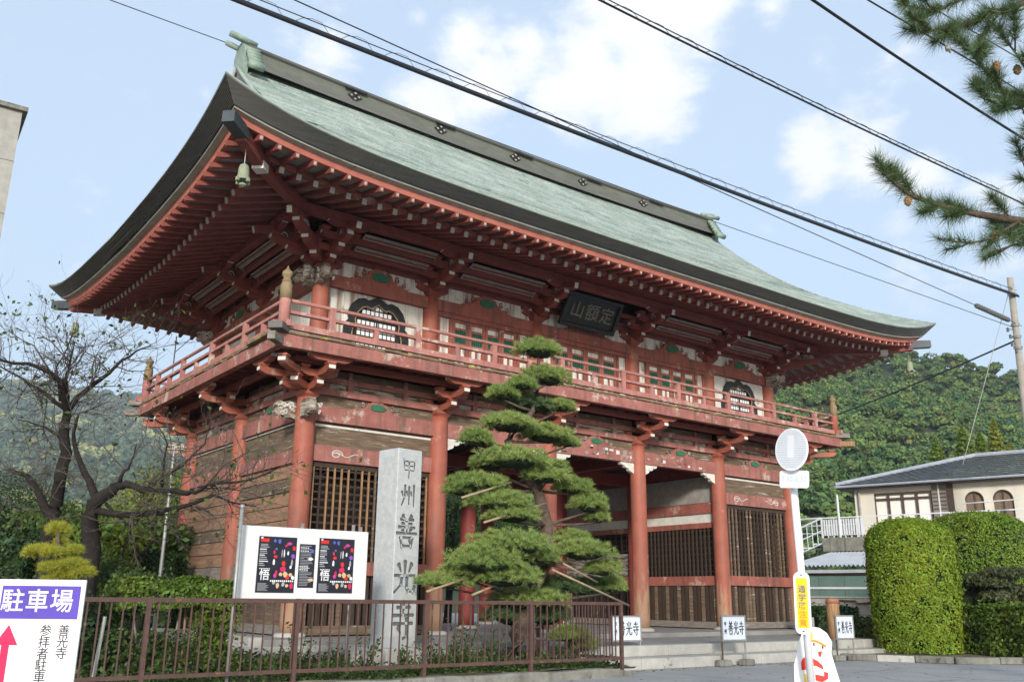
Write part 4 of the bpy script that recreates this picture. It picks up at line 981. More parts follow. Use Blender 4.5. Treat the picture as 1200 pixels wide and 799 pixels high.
def polar(name,a0,a1,na,r0,r1,nr,hf,m,back):
    vs=[];fs=[]
    for i in range(na+1):
        a=a0+(a1-a0)*i/na
        for j in range(nr+1):
            r=r0+(r1-r0)*j/nr; p=C0+(FWH+RH*a)*r; vs.append((p.x,p.y,hf(a,r)))
        p=C0+(FWH+RH*a)*(r1*1.4); vs.append((p.x,p.y,back))
    k=nr+2
    for i in range(na):
        for j in range(k-1): fs.append((i*k+j,(i+1)*k+j,(i+1)*k+j+1,i*k+j+1))
    b=MB(); b.v=vs; b.f=fs; b.m=[0]*len(fs); return struct(b,name,m,True)
polar('hill',-1.2,1.7,60,85,300,18,hz_right,hillsoil,-20)
polar('distant_hill',-1.7,.3,60,300,1500,20,hz_left,hillsoil,-60)
# crowns: every crown is a heap of small leaf-sized faces round a dark core
def crowns(name,spots,leaf,nl,m,label,cat):
    P=[];Nn=[];SZ=[]; cv=[];cf=[]
    for (x,y,z,r,h) in spots:
        nb=RG.integers(3,6); q=[]
        for k in range(nb):
            an=RG.uniform(0,6.28); ro=r*.45*RG.uniform(.3,1); rr=r*RG.uniform(.45,.75)
            c=(x+math.cos(an)*ro,y+math.sin(an)*ro,z+h*RG.uniform(.3,.75))
            U=unit(nl//nb); U[:,2]=np.abs(U[:,2])*.9-.12
            rad=(.72+.34*RG.uniform(0,1,len(U)))[:,None]
            P.append(U*rad*np.array((rr,rr,rr*.85))+np.array(c)); Nn.append(U+np.array((0,0,.3)))
        o=len(cv)
        for (dx,dy,dz) in ((1,0,-.2),(.3,.95,-.2),(-.8,.6,-.2),(-.8,-.6,-.2),(.3,-.95,-.2),(0,0,.9),(0,0,-1)): cv.append((x+dx*r*.62,y+dy*r*.62,z+h*.4+dz*r*.6))
        cf+=[(o+i,o+(i+1)%5,o+5) for i in range(5)]+[(o+(i+1)%5,o+i,o+6) for i in range(5)]
    P=np.concatenate(P);Nn=np.concatenate(Nn); v,f=leafquads(P,leaf,Nn,.9,.7)
    me=npmesh(name,v,f,m); o=link(me,name,None,kind='stuff',label=label,category=cat)
    me2=npmesh('shade_core',np.array(cv),np.array(cf),core); link(me2,'shade_core',o,loc=(0,0,0),kind='stuff'); return o
sp=[]
for k in range(9000):
    a=RG.uniform(-.35,.85); t=RG.uniform(0,1)**.75; r=92+208*t
    if a<.30 and RG.uniform()<.45: continue
    if len(sp)>2300: break
    p=C0+(FWH+RH*a)*r; rr=RG.uniform(1.9,3.6); sp.append((p.x,p.y,hz_right(a,r)-.6,rr,rr*1.35))
for k in range(90):   # crest trees standing a little higher
    a=-.3+k*1.12/90; r=297; p=C0+(FWH+RH*a)*r; rr=RG.uniform(2,3.6); sp.append((p.x,p.y,hz_right(a,r)+RG.uniform(-.5,2.5),rr,rr*1.5))
crowns('hillside_wood',sp,.44,420,hilltree,'dense green broadleaf and pine wood covering the steep hillside behind the gate','wood')
sp=[]
for k in range(4200):
    a=RG.uniform(-.85,-.05); t=RG.uniform(0,1)**1.3; r=296+420*t
    p=C0+(FWH+RH*a)*r; rr=RG.uniform(4.5,7.5); sp.append((p.x,p.y,hz_left(a,r)-1,rr,rr))
crowns('middle_distance_wood',sp,1.5,80,farwood,'green wood on the nearer foot of the distant hill at the left','wood')
sp=[]
for k in range(3200):
    a=RG.uniform(-.85,-.05); t=RG.uniform(0,1)**.8; r=640+860*t
    p=C0+(FWH+RH*a)*r; rr=RG.uniform(7,13)*(.6+.6*t); sp.append((p.x,p.y,hz_left(a,r)-1,rr,rr))
crowns('distant_wood',sp,3.4,70,farwood,'hazy blue green wood on the distant hill at the left','wood')
# bright larch-like and yellowing trees above the house roof
def conifer(x,y,z,h,r,m,label,name='conifer_tree'):
    t=thing(name,(x,y,z),label,'tree','young bright trees behind the house roof')
    b=MB(); b.tube([(0,0,0),(0,0,h)],[.12,.02],6); loc(b,'trunk',bark,t)
    P=[];Nn=[]
    n=2600; hh=RG.uniform(.1,1,n)**.8; th=RG.uniform(0,6.28,n); rr=r*(1-hh)**.8*(.55+.45*np.sin(hh*40+th)**2)*RG.uniform(.3,1,n)**.5
    P=np.stack([np.cos(th)*rr,np.sin(th)*rr,hh*h],1); leafobj('crown',P,.14,m,t)
for (px,py,h,r,m,l) in ((1100,548,6.5,2.2,leafh,'mid green young conifer behind the left part of the house roof'),(1132,545,7.5,2.4,leafh,'bright green young conifer just left of the roof peak of the house'),(1152,542,6.5,2.0,leafh,'bright green young conifer just right of the roof peak of the house'),(1170,540,7.8,1.9,leafy,'tall narrow yellow green tree behind the right slope of the house roof'),(1186,545,5.6,2.6,leafy,'rounded yellowing tree at the right edge behind the house roof')):
    p=at(px,py,72); conifer(p.x,p.y,p.z-2.5,h*.75,r*.8,m,l)
# ============================================================ topiary and hedges on the right
def topiary(c,r,h,label,rot=0,n=42000,m_=None):
    t=thing('clipped_topiary',c,label,'topiary','clipped dome topiaries by the road')
    zz=RG.uniform(0,1,n); th=RG.uniform(0,6.28,n)
    def rad(z): return np.where(z<.78,1-.10*np.abs(z-.55)*1.2-.22*np.clip(.2-z,0,1),np.sqrt(np.clip(1-((z-.78)/.235)**2.6,0,1))**1.0)
    R_=r*rad(zz)*(1+.014*np.sin(th*9+zz*12)+.012*np.sin(th*23-zz*17)); inn=1-.07*RG.uniform(0,1,n)**2
    P=np.stack([np.cos(th)*R_*inn,np.sin(th)*R_*inn,zz*h],1)
    m=n//3; u=np.sqrt(RG.uniform(0,1,m)); t2=RG.uniform(0,6.28,m); zt=h*(.78+.235*np.clip(1-u**2.2,0,1)**.4)
    P2=np.stack([np.cos(t2)*u*r*.99,np.sin(t2)*u*r*.99,zt-.03*RG.uniform(0,1,m)],1)
    Nn=np.concatenate([np.stack([np.cos(th),np.sin(th),.25*np.ones(n)],1),np.tile((0,0,1.),(m,1))]); P=np.concatenate([P,P2])
    hol=np.sin(P[:,0]*7+np.sin(P[:,2]*6)*1.5)*np.sin(P[:,1]*8+P[:,2]*5+1)*np.sin(P[:,2]*9+P[:,0]*4); keep=(hol<.42)|(RG.uniform(0,1,len(P))<.35); P=P[keep]; Nn=Nn[keep]
    k_=RG.integers(0,len(P),int(len(P)*.06)); P[k_]+=Nn[k_]*RG.uniform(.01,.09,len(k_))[:,None]
    leafobj('foliage',P,.034,m_ or leaft,t,Nn,.75)
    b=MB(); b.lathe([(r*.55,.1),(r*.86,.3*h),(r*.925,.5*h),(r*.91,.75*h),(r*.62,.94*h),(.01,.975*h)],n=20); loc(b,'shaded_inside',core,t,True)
    b=MB(); b.tube([(0,0,-.15),(0,0,.6)],[.13,.1],8); b.tube([(.2,.1,-.15),(.3,.1,.6)],[.08,.06],8); loc(b,'stem',bark,t)
g1=onz(1074,763,-.45); dd=22.6
g1=at(1074,760,dd); z0=-.42
topiary((g1.x+.07,g1.y-.05,z0),1.07,at(1074,607,dd).z-z0+.02,'tall clipped round topiary in front, standing free beside the small sign board')
g2=at(1160,760,26.6); topiary((g2.x,g2.y,z0),1.52,at(1152,598,26.6).z-z0,'wider clipped topiary behind, cut off by the right edge of the photo',m_=leaft2)
def hedge(c,sx,sy,sz,rz,label,m,n,size=.05,core_=True,group=None,name='clipped_hedge'):
    t=thing(name,c,label,'hedge',group,rz)
    P,Nn=boxshell(n,sx,sy,sz); k_=RG.integers(0,len(P),int(len(P)*.08)); P[k_]+=Nn[k_]*RG.uniform(.02,.12,len(k_))[:,None]; leafobj('foliage',P,size,m,t,Nn,.9)
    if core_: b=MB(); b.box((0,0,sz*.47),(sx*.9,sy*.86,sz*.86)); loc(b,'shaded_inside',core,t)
    return t
p=at(1168,765,22.0); q=at(1225,765,20.4); u=(q-p); u.z=0; rz=math.atan2(u.y,u.x)
hedge((p.x+u.x*.2,p.y+u.y*.2,-.42),3.3,1.0,1.12,rz,'low dark green clipped hedge at the right edge below the big topiaries',leafh,9000,.055)
p=at(1035,760,23.6); hedge((p.x,p.y,-.42),1.9,.8,.72,rz,'low rough hedge at the foot of the tall topiary behind the third sign board',leafb,4500,.055)
p=at(1000,745,25.5); hedge((p.x-.2,p.y+.6,-.4),1.2,1.2,1.0,rz,'loose dark bush behind the third sign board and the wooden bollard',leafd,3000,.06)
# brown-green layered shrub
p=at(1160,700,23.2); t=thing('juniper_shrub',(p.x,p.y,.2),'dark brownish layered shrub between the two big topiaries and the low hedge','shrub')
for k in range(22):
    c=(RG.uniform(-1.0,1.0),RG.uniform(-.6,.3),RG.uniform(.0,1.3)); P,Nn=shell(700,(.55,.45,.16),c,-.6,.5); leafobj('foliage_pad',P,.05,leafo,t,Nn)
b=MB(); lump(b,(0,.3,.5),(.7,.3,.5),seed=3); loc(b,'shaded_inside',core,t)
b=MB(); b.tube([(0,0,-.6),(.1,.1,.9)],[.08,.04],6); loc(b,'stem',bark,t)
# kerb along the bed
bed=MB(); a=at(985,768,21.3); c_=at(1118,771,20.2); e_=at(1260,766,20.0)
pts=[Vector((a.x-.6,a.y+1.2,0)),Vector((a.x,a.y,0)),Vector((c_.x,c_.y,0)),Vector((e_.x+.6,e_.y,0))]
poly=[pts[0],pts[1],pts[2],pts[3],Vector((30,4,0)),Vector((18,9,0)),Vector((12.5,3,0))]
bed.add([(q.x,q.y,-.44) for q in poly],[tuple(range(len(poly)))]); struct(bed,'planting_bed',earth)
kb=MB(); kb.box((pts[1].x,pts[1].y,-.7),(.1,.1,.1)); kerb=struct(kb,'kerb',concrete)
for i in range(3):
    A,B=pts[i],pts[i+1]; L=(B-A).length; k=max(1,round(L/.95)); dv=(B-A).normalized()
    for j in range(k):
        m=MB(); c=A+dv*((j+.5)*L/k); ang=math.atan2(dv.y,dv.x)+random.uniform(-.012,.012); m.box(c+Vector((0,0,-.475+random.uniform(-.008,.008))),(L/k-.012,.15,.15),Matrix.Rotation(ang,3,'Z'))
        link(bevel(m.mesh('kerb_stone',palestone if random.random()<.4 else concrete),.015),'kerb_stone',kerb,loc=(0,0,0))
# ============================================================ small temple sign boards on legs
def signboard(px,pyg,dep_,wd,h,ztop,label,rz=0,hasH=True):
    g=onz(px,pyg,-.55); t=thing('sign_board',(g.x,g.y,-.55),label,'sign','small temple name boards on legs',rz)
    b=MB(); b.box((0,0,ztop-h/2),(wd,.025,h)); loc(bevel(b.mesh('panel',bluewhite),.005),'panel',t)
    for (c,s_) in (((0,-.002,ztop-.01),(wd+.05,.035,.03)),((0,-.002,ztop-h+.01),(wd+.05,.035,.03)),((-wd/2,-.002,ztop-h/2),(.03,.036,h)),((wd/2,-.002,ztop-h/2),(.03,.036,h))):
        b=MB(); b.box(c,s_); loc(b,'frame',steelp if hasH else greywood,t)
    for s in (-1,1):
        b=MB(); b.tube([(s*wd/2,.02,.08),(s*wd/2,.02,ztop-.02)],.018,8); loc(b,'leg',fencem if s<0 else steelp,t)
        b=MB(); b.box((s*wd/2,0,.065),(.34,.17,.13)); loc(bevel(b.mesh('foot_block',concrete),.02),'foot_block',t)
    b=MB(); cs=.165
    for i,ch in enumerate('善光寺'): brush(b,ch,(-wd/2+.165+i*(wd-.20)/3,-.0145,ztop-h/2-.13),((wd-.24)/3,0,0),(0,0,.26),.13,.003)
    loc(b,'brushed_characters',ink,t)
    b=MB()
    for i,ch in enumerate('甲州'): brush(b,ch,(-wd/2+.045,-.0145,ztop-h/2+.02-i*.14),(.075,0,0),(0,0,.11),.13,.003)
    loc(b,'small_characters',ink,t)
signboard(735,781,0,.72,.49,.98,'small temple name board nearest the brown railing, partly behind its end post',-.12)
signboard(862,780,0,.66,.50,1.00,'middle small temple name board standing alone before the stone steps',-.10)
signboard(993,774,0,.60,.52,1.00,'farthest small temple name board beside the wooden bollard and hedge',-.08)
p=at(994,772,22.3); t=thing('wooden_bollard',(p.x+.05,p.y+.35,-.5),'short reddish wooden bollard right behind the farthest small temple name board','bollard')
b=MB(); b.lathe([(.16,0),(.16,1.30),(.14,1.33),(.001,1.34)],n=16); loc(b,'post',tanwood,t,True); b=MB(); b.lathe([(.165,1.22),(.175,1.24),(.165,1.27)],n=16); loc(b,'band',redcol,t,True)
# ============================================================ street sign
base=onz(958,842,-.55) if False else at(950,830,11.0)
top=at(924.5,509,11.30); foot=at(952,815,11.0); foot=foot+(foot-top).normalized()*.12
t=thing('street_sign',(foot.x,foot.y,-.55),'leaning white sign pole with round plate, time plate and yellow school route plate','street sign')
dirp=(top-foot).normalized()
def rel(v): return v-Vector((foot.x,foot.y,-.55))
F0=foot-dirp*((foot.z+.55)/dirp.z)
def onpole(z): return F0+dirp*((z-F0.z)/dirp.z)
b=MB(); b.tube([rel(F0-dirp*.1),rel(top+dirp*.02)],.046,16); loc(b,'pole',signwhite,t,True)
fc=(C0-top); fc.z=0; fc.normalize()
def plateframe(yaw,roll=0):
    n=Matrix.Rotation(yaw,3,'Z')@fc; up=(dirp-n*dirp.dot(n)).normalized(); uu=up.cross(n).normalized(); return uu,up,n
uu,up,n=plateframe(R(-42))
cen=at(928,527,11.15)+fc*.02; rr=.262
b=MB(); b.prism([(math.cos(a)*rr,math.sin(a)*rr) for a in [2*math.pi*k/40 for k in range(40)]],.012,rel(cen),uu,up); sgn=loc(bevel(b.mesh('round_plate',signwhite),.004),'round_plate',t)
b=MB()
for k in range(22):
    y=-.22+k*.021; hw=math.sqrt(max(0,.236**2-y*y))
    for s0,s1 in ((-hw,-.055 if abs(y)<.16 and k>5 else 0),(.045 if abs(y)<.16 and k>5 else 0,hw)):  # stripes broken at the middle to paint in the plate's highlight
        if s1-s0<.02: continue
        b.prism([(s0,y),(s1,y+.004),(s1,y+.013),(s0,y+.009)],.002,rel(cen)+n*.0125,uu,up)
loc(b,'print_stripe_glint',bluegrey,sgn)
uu,up,n=plateframe(R(-34)); cen=at(931,561.5,11.1)
b=MB(); w2,h2,cr=.205,.105,.03
rc=lambda w2,h2,cr:[(sx*(w2-cr)+cr*math.cos(a),sy*(h2-cr)+cr*math.sin(a)) for sx,sy,a0 in ((1,1,0),(-1,1,90),(-1,-1,180),(1,-1,270)) for a in [R(a0+q*22.5) for q in range(5)]]
b.prism(rc(w2,h2,cr),.010,rel(cen),uu,up); pn=loc(b,'time_plate',signwhite,t)
me=textmesh('7:30-8:30',.095,[bluegrey],ext=.001); M=Matrix((( uu.x,up.x,n.x,0),(uu.y,up.y,n.y,0),(uu.z,up.z,n.z,0),(0,0,0,1))); M.translation=rel(cen)+n*.012; link(me,'printed_time',pn,M=M)
uu,up,n=plateframe(R(-12)); cen=at(940.5,706,11.0)+fc*.06
b=MB(); b.prism(rc(.095,.36,.07),.008,rel(cen),uu,up); pn=loc(b,'school_route_plate',signwhite,t)
b=MB(); b.prism(rc(.065,.29,.012),.002,rel(cen)+n*.0085,uu,up); loc(b,'yellow_panel',yellow,pn)
for i,ch in enumerate('通学路注意'):
    me=textmesh(ch,.092,[concrete if i<3 else orange],bold=.002,ext=.001); M=Matrix(((uu.x,up.x,n.x,0),(uu.y,up.y,n.y,0),(uu.z,up.z,n.z,0),(0,0,0,1))); M.translation=rel(cen)+n*.012+up*(.155-i*.098); link(me,'printed_character',pn,M=M)
b=MB()
for s in (-1,1): b.prism([(math.cos(a)*.012,math.sin(a)*.008) for a in [k*.785 for k in range(8)]],.006,rel(cen)+n*.009+up*(s*.325),uu,up)
loc(b,'bolt',ink,pn)
b=MB(); c=onpole(onpole(0).z+0); 
for z in (.55,2.35): q=onpole(z); b.tube([rel(q-dirp*.02),rel(q+dirp*.02)],.052,14)
loc(b,'clamp_band',steelp,t)
# child-shaped safety board beside the pole
uu,up,n=plateframe(R(6)); up=Vector((0,0,1)); uu=up.cross(n).normalized()
bc=at(958,799,11.25)
t=thing('child_warning_board',(bc.x,bc.y,-.55),'white cut-out road safety board of a child in a yellow cap, behind the sign pole','sign')
o=Vector((0,0,.02))
def K(pts): return [((x-958)/94.7*1.0,(799-y)/94.7+0.29) for x,y in pts]
outl=K([(931,826),(932,799),(933,778),(937,765),(940,752),(946,740),(955,735),(965,736),(973,742),(978,752),(976,764),(979,778),(984,799),(986,826)])
def dpr(pts,m,name,off,th=.002): b=MB(); b.prism(K(pts)[::-1],th,o+n*off,uu,up); return loc(b,name,m,t)
b=MB(); b.prism(outl[::-1],.012,o-n*.006,uu,up); me=b.mesh('board',signwhite); loc(me,'board',t)
dpr([(951,739),(956,737.5),(957,749),(951,750)],yellow,'cap_print',.0065); dpr([(952,749),(961,750),(972,756),(970,758),(961,753),(951,751)],orange,'cap_brim_print',.0066)
dpr([(956,753),(958,753),(958,757),(956.5,757)],ink,'eye_print',.0065); dpr([(966,755),(968,756),(967.5,760),(965.7,759)],ink,'eye_print',.0065)
dpr([(961,763),(966,762),(964,769),(961.5,768)],redprint,'mouth_print',.0065)
dpr([(941,775),(944,770),(951,769),(960,773),(965,778),(966,783),(958,779),(951,778),(947,783),(941,784)],redprint,'sleeve_print',.0065)
dpr([(956,788),(966,790),(966,785),(971,786),(970,793),(963,797),(956,795)],redprint,'sleeve_print',.0065)
dpr([(943,788),(948,789),(947,803),(944,803)],yellow,'bag_print',.0065); dpr([(957,797),(968,798),(974,803),(956,803)],yellow,'bag_print',.0065)
b=MB(); b.tube([(0,0,-.02)-n*.03 if False else Vector((0,0,-.02))-n*.03,Vector((0,0,1.1))-n*.03],.02,8); loc(b,'stake',steelp,t)
# ============================================================ house on the right
HU=Vector((.2456,-.9694,0)).normalized(); HN=Vector((-HU.y*-1*-1,HU.x*-1*-1,0)); HN=Vector((HU.y,-HU.x,0))   # HN points to the camera side
P0=at(1003,600,43); P0.z=0
if HN.dot(C0-P0)<0: HN=-HN
def hs(px,py,off=0):   # (s,z) on the facade plane pushed out by off
    q=onp(px,py,P0+HN*off,HN); return (q-P0).dot(HU),q.z
t=thing('house',(P0.x,P0.y,-.5),'cream house with blue grey tiled roof, arched windows and white railed balcony','house')
HM=Matrix(((HU.x,HN.x,0),(HU.y,HN.y,0),(0,0,1)))
def hb(s0,s1,z0,z1,o0,o1,m,name,parent=None,bev=0):
    b=MB(); c=P0+HU*((s0+s1)/2)+HN*((o0+o1)/2)+Vector((0,0,(z0+z1)/2)); b.box(c,(abs(s1-s0),abs(o1-o0),abs(z1-z0)),HM); return build(b,name,m,parent or t)
ZE=hs(1003,572)[1]; ZF=hs(1003,640)[1]; S1=16
# wall as a sheet with arch openings: pieces between
aw=[];
for (l,r_,tp) in ((1132.5,1155,575),(1165.5,1190,573)):
    s0,_=hs(l,600); s1,_=hs(r_,600); zt=hs((l+r_)/2,tp)[1]; aw.append((s0,s1,zt))
zb_=ZF
sills=[-.0]; pos=0.0
wl=hs(1026,600)[0]; wr=hs(1093,600)[0]; sr=hs(1120,600)[0]; wt=hs(1026,578)[1]
hb(0,wl,ZF-3.5,ZE,-.2,0,cream,'wall'); hb(wl,sr,wt,ZE,-.2,0,cream,'wall'); hb(sr,aw[0][0],ZF-3.5,ZE,-.2,0,cream,'wall')
hb(aw[0][1],aw[1][0],ZF-3.5,ZE,-.2,0,cream,'wall'); hb(aw[1][1],S1,ZF-3.5,ZE,-.2,0,cream,'wall'); hb(wl,sr,ZF-3.5,ZF+.05,-.2,0,cream,'wall')
hb(0,S1,ZF-3.5,ZE,-8.0,-7.8,cream,'wall'); hb(0,.2,ZF-3.5,ZE,-7.8,-.2,cream,'wall'); hb(S1-.2,S1,ZF-3.5,ZE,-7.8,-.2,cream,'wall')
for (s0,s1,zt) in aw:
    r_=(s1-s0)/2; cz=zt-r_; cs=(s0+s1)/2
    arc=[(s0,ZE),(s0,cz)]+[(cs-r_*math.cos(math.pi*k/14),cz+r_*math.sin(math.pi*k/14)) for k in range(15)][1:]+[(s1,ZE)]
    b=MB(); b.prism(arc[::-1],.2,P0-HN*.2,HU,(0,0,1)); b_=build(b,'wall',cream,t)
    hb(s0,s1,ZF-3.5,ZF+.02,-.2,0,cream,'wall')
    w_=hb(s0,s1,ZF,zt-.05,-.17,-.12,browncurt,'arched_window')
    hb(cs-.03,cs+.03,ZF,zt-.05,-.12,-.08,brownframe,'window_frame',w_)
    b=MB(); b.tube([P0+HU*(cs-(r_-.02)*math.cos(math.pi*k/14))+HN*(-.05)+Vector((0,0,cz+(r_-.02)*math.sin(math.pi*k/14))) for k in range(15)],.045,6); build(b,'window_frame',brownframe,w_)
# main window: four panes and transoms
w_=hb(wl,wr,ZF+.02,wt,-.16,-.12,curtain,'window')
tz=hs(1060,583)[1]; k4=[wl+(wr-wl)*q/4 for q in range(5)]
for s in k4: hb(s-.045,s+.045,ZF,wt,-.12,-.02,brownframe,'window_frame',w_)
for z in (wt-.05,tz-.02,ZF+.08): hb(wl-.1,wr+.05,z-.045,z+.045,-.13,-.005,brownframe,'window_frame',w_)
for q in range(4): hb(k4[q]+.1,k4[q+1]-.1,ZF+.15,ZF+1.0,-.119,-.105,glass if q%2==9 else curtain,'pane',w_)
# shutter box
s_=hb(wr+.06,sr-.25,ZF,wt+.35,-.1,.06,greywood,'shutter'); hb(sr-.25,sr,ZF,wt+.4,-.1,.1,brownframe,'window_frame')
for q in range(14): hb(wr+.1,sr-.3,ZF+.15+q*.17,ZF+.20+q*.17,.06,.075,brownframe,'shutter_slat',s_)
hb((wr+sr-.25)/2-.03,(wr+sr-.25)/2+.03,ZF,wt+.35,.07,.09,aluwhite,'shutter_rail',s_)
# drying pole across the arches
b=MB(); A=hs(1128,590.0,.9); B_=hs(1196,584.5,.9); b.tube([P0+HU*A[0]+HN*.9+Vector((0,0,A[1])),P0+HU*B_[0]+HN*.9+Vector((0,0,B_[1]))],.025,6); build(b,'laundry_pole',aluwhite,t)
# hipped roof with tiles
OV=.65; e0=ZE-.02; za=hs(1142,535,-4.0)[1]
sA,sB=-OV,S1+OV; oA,oB=OV,-8.0-OV; rs0=-OV+ (4.0+OV); 
pk=hs(1142,535,-4.0)[0]; rs0=pk; rs1=S1-3
quad=[((sA,oA),(sB,oA),(rs1,-4),(rs0,-4)),((sA,oB),(sA,oA),(rs0,-4),(rs0,-4)),((sB,oA),(sB,oB),(rs1,-4),(rs1,-4)),((sB,oB),(sA,oB),(rs0,-4),(rs1,-4))]
for qi,(a,b1,c,d_) in enumerate(quad):
    b=MB(); NR=22
    for r_ in range(NR):
        t0,t1=r_/NR,(r_+1)/NR+.004
        L0=[a[i]+(d_[i]-a[i])*t0 for i in (0,1)]; R0=[b1[i]+(c[i]-b1[i])*t0 for i in (0,1)]; L1=[a[i]+(d_[i]-a[i])*t1 for i in (0,1)]; R1=[b1[i]+(c[i]-b1[i])*t1 for i in (0,1)]
        ln=math.hypot(R0[0]-L0[0],R0[1]-L0[1]); m=max(1,int(ln/1.1))
        for k in range(m):
            q0,q1=k/m,(k+1)/m
            V4=[]
            for (L_,R_,q,tt,hh) in ((L0,R0,q0,t0,.035),(L0,R0,q1,t0,.035),(L1,R1,q1,t1,0),(L1,R1,q0,t1,0)):
                s=L_[0]+(R_[0]-L_[0])*q; o_=L_[1]+(R_[1]-L_[1])*q; V4.append(P0+HU*s+HN*o_+Vector((0,0,e0+.12+(za-e0-.12)*tt+hh)))
            b.add(V4,[(0,1,2,3)])
    rf=build(b,'roof_slope',slate,t)
hb(sA,sB,e0-.02,e0+.1,oA-.05,oA,brownframe,'eave_board'); hb(sA,sA+.05,e0-.02,e0+.1,oB,oA-.06,brownframe,'eave_board')
hb(sA+.05,sB-.05,e0-.05,e0-.02,oB+.05,oA-.05,brownframe,'eave_soffit')
b=MB(); b.tube([P0+HU*sA+HN*(oA+.06)+Vector((0,0,e0+.04)),P0+HU*sB+HN*(oA+.06)+Vector((0,0,e0+.04))],.06,8); build(b,'gutter',slate,t)
b=MB(); b.tube([P0+HU*.25+HN*.12+Vector((0,0,ZE)),P0+HU*.25+HN*.12+Vector((0,0,ZF-3))],.05,8); build(b,'downpipe',concpale,t)
b=MB(); b.tube([P0+HU*sA+HN*oA+Vector((0,0,e0+.16)),P0+HU*rs0-HN*4+Vector((0,0,za+.06)),P0+HU*rs1-HN*4+Vector((0,0,za+.06)),P0+HU*sB+HN*oA+Vector((0,0,e0+.16))],.11,8); build(b,'ridge_tile',slate,t)
for q in range(9):   # snow guards
    s=1+q*1.6; b=MB(); b.box(P0+HU*s+HN*(oA-.7)+Vector((0,0,e0+.12+(za-e0)*.14+.06)),(.06,.05,.1),HM); build(b,'snow_guard',brownframe,t)
# balcony slab + railing
BO=2.6
z1=hs(1000,629,BO)[1]; z0_=hs(1000,645,BO)[1]; sL=hs(964,635,BO)[0]; sR=hs(1230,600,BO)[0]
hb(sL,sR,z0_,z1,BO-.3,BO,concrete,'balcony_parapet'); hb(sL,sR,z0_+.1,z0_+.3,-.2,BO-.3,concrete,'balcony_slab')
zt=hs(1000,604.5,BO)[1]
rl=hb(sL,sR,zt-.05,zt,BO-.12,BO-.06,aluwhite,'balcony_railing')
hb(sL,sR,zt-.36,zt-.32,BO-.11,BO-.07,aluwhite,'rail',rl); hb(sL,sR,z1+.1,z1+.14,BO-.11,BO-.07,aluwhite,'rail',rl)
k=int((sR-sL)/.26)
for q in range(k+1): s=sL+(sR-sL)*q/k; wdd=.05 if q%7 else .09; hb(s-wdd/2,s+wdd/2,z1,zt-(.05 if q%7==0 else .33),BO-.1,BO-.07,aluwhite,'baluster',rl)
[hb(sL+.1+q*.11,sL+.17+q*.11,z1+.1,zt-.1,BO-.04,BO-.02,aluwhite,'railing_slat',rl) for q in range(16)]
b=MB(); q=hs(983,606,BO); q2=hs(977,580,BO); b.tube([P0+HU*q[0]+HN*BO+Vector((0,0,z1)),P0+HU*q[0]+HN*BO+Vector((0,0,q2[1]))],.05,8); build(b,'balcony_pole',aluwhite,t)
# stairs railing going down to the left
for (dz,r_) in ((0,.045),(-.55,.03),(-1.1,.03)):
    b=MB(); A=P0+HU*sL+HN*(BO-.1)+Vector((0,0,zt+dz-.02)); B_=A-HU*3.4+Vector((0,0,-1.35)); b.tube([A,B_],r_,6); build(b,'stair_rail',aluwhite,t)
    A=P0+HU*sL+HN*(BO-.1)+Vector((0,0,zt+dz*.6-.02)); b=MB(); b.tube([A,A-HU*5.5-HN*1.5+Vector((0,0,.05))],r_,6); build(b,'landing_rail',aluwhite,t)
for q in range(15):
    A=P0+HU*(sL-q*.24)+HN*(BO-.1)+Vector((0,0,zt-q*.095)); b=MB(); b.tube([A,A-Vector((0,0,1.12))],.02,5); build(b,'stair_baluster',aluwhite,t)
for q in range(9):
    c=P0+HU*(sL-.35-q*.4)+HN*(BO-.7)+Vector((0,0,z1-.25-q*.16)); b=MB(); b.box(c,(.4,1.1,.06),HM); build(b,'stair_step',aluwhite,t)
# lower shed with corrugated roof, teal wall and concrete wall below
t2=thing('lean_to_shed',(P0.x,P0.y,-.5),'low shed with pale corrugated roof over a teal sheet metal wall, below the house balcony','shed')
SO=7.5
def hb2(px0,px1,py0,py1,o0,o1,m,name,parent):
    s0=hs(px0,(py0+py1)/2,o1)[0]; s1=hs(px1,(py0+py1)/2,o1)[0]; zA=hs((px0+px1)/2,py0,o1)[1]; zB=hs((px0+px1)/2,py1,o1)[1]; return hb(s0,s1,zB,zA,o0,o1,m,name,parent)
for (pa,pb) in ((930,960),(960,990),(990,1020),(1020,1060),(1060,1120),(1120,1240)): hb2(pa,pb-.4,672 if pb<1240 else 672,699,SO-.1,SO,teal,'wall_sheet',t2)
hb2(930,1240,687.5,690,SO,SO+.05,aluwhite,'wall_rail',t2); hb2(930,1240,699,701,SO-.1,SO+.06,concpale,'wall_cap',t2)
hb2(930,1240,666,670,SO-.1,SO+.25,corr,'eave_fascia',t2); hb2(930,1240,670,672.5,SO-.1,SO+.1,brownframe,'eave_gap',t2)
# corrugated sheet
sa=hs(925,660,SO)[0]; sb=hs(1240,660,SO)[0]; zc=hs(980,664,SO+.3)[1]; b=MB(); n_=int((sb-sa)/.17)*2
for q in range(n_+1):
    s=sa+(sb-sa)*q/n_; hh=.10*(q%2)
    b.v+= [tuple(P0+HU*s+HN*(SO+.35)+Vector((0,0,zc+hh))),tuple(P0+HU*s+HN*(BO+.1)+Vector((0,0,zc+.75+hh)))]
for q in range(n_): b.f.append((2*q,2*q+2,2*q+3,2*q+1)); b.m.append(0)
build(b,'corrugated_roof',corr,t2)
b=MB(); c0=hs(930,720,SO+.5)
t3=thing('block_wall',(P0.x,P0.y,-.5),'grey concrete block wall under the teal shed wall behind the sign boards','wall')
zt3=hs(980,701,SO+.05)[1]; zb3=-.5; s0=hs(900,720,SO)[0]; s1=hs(1240,720,SO)[0]; k=0
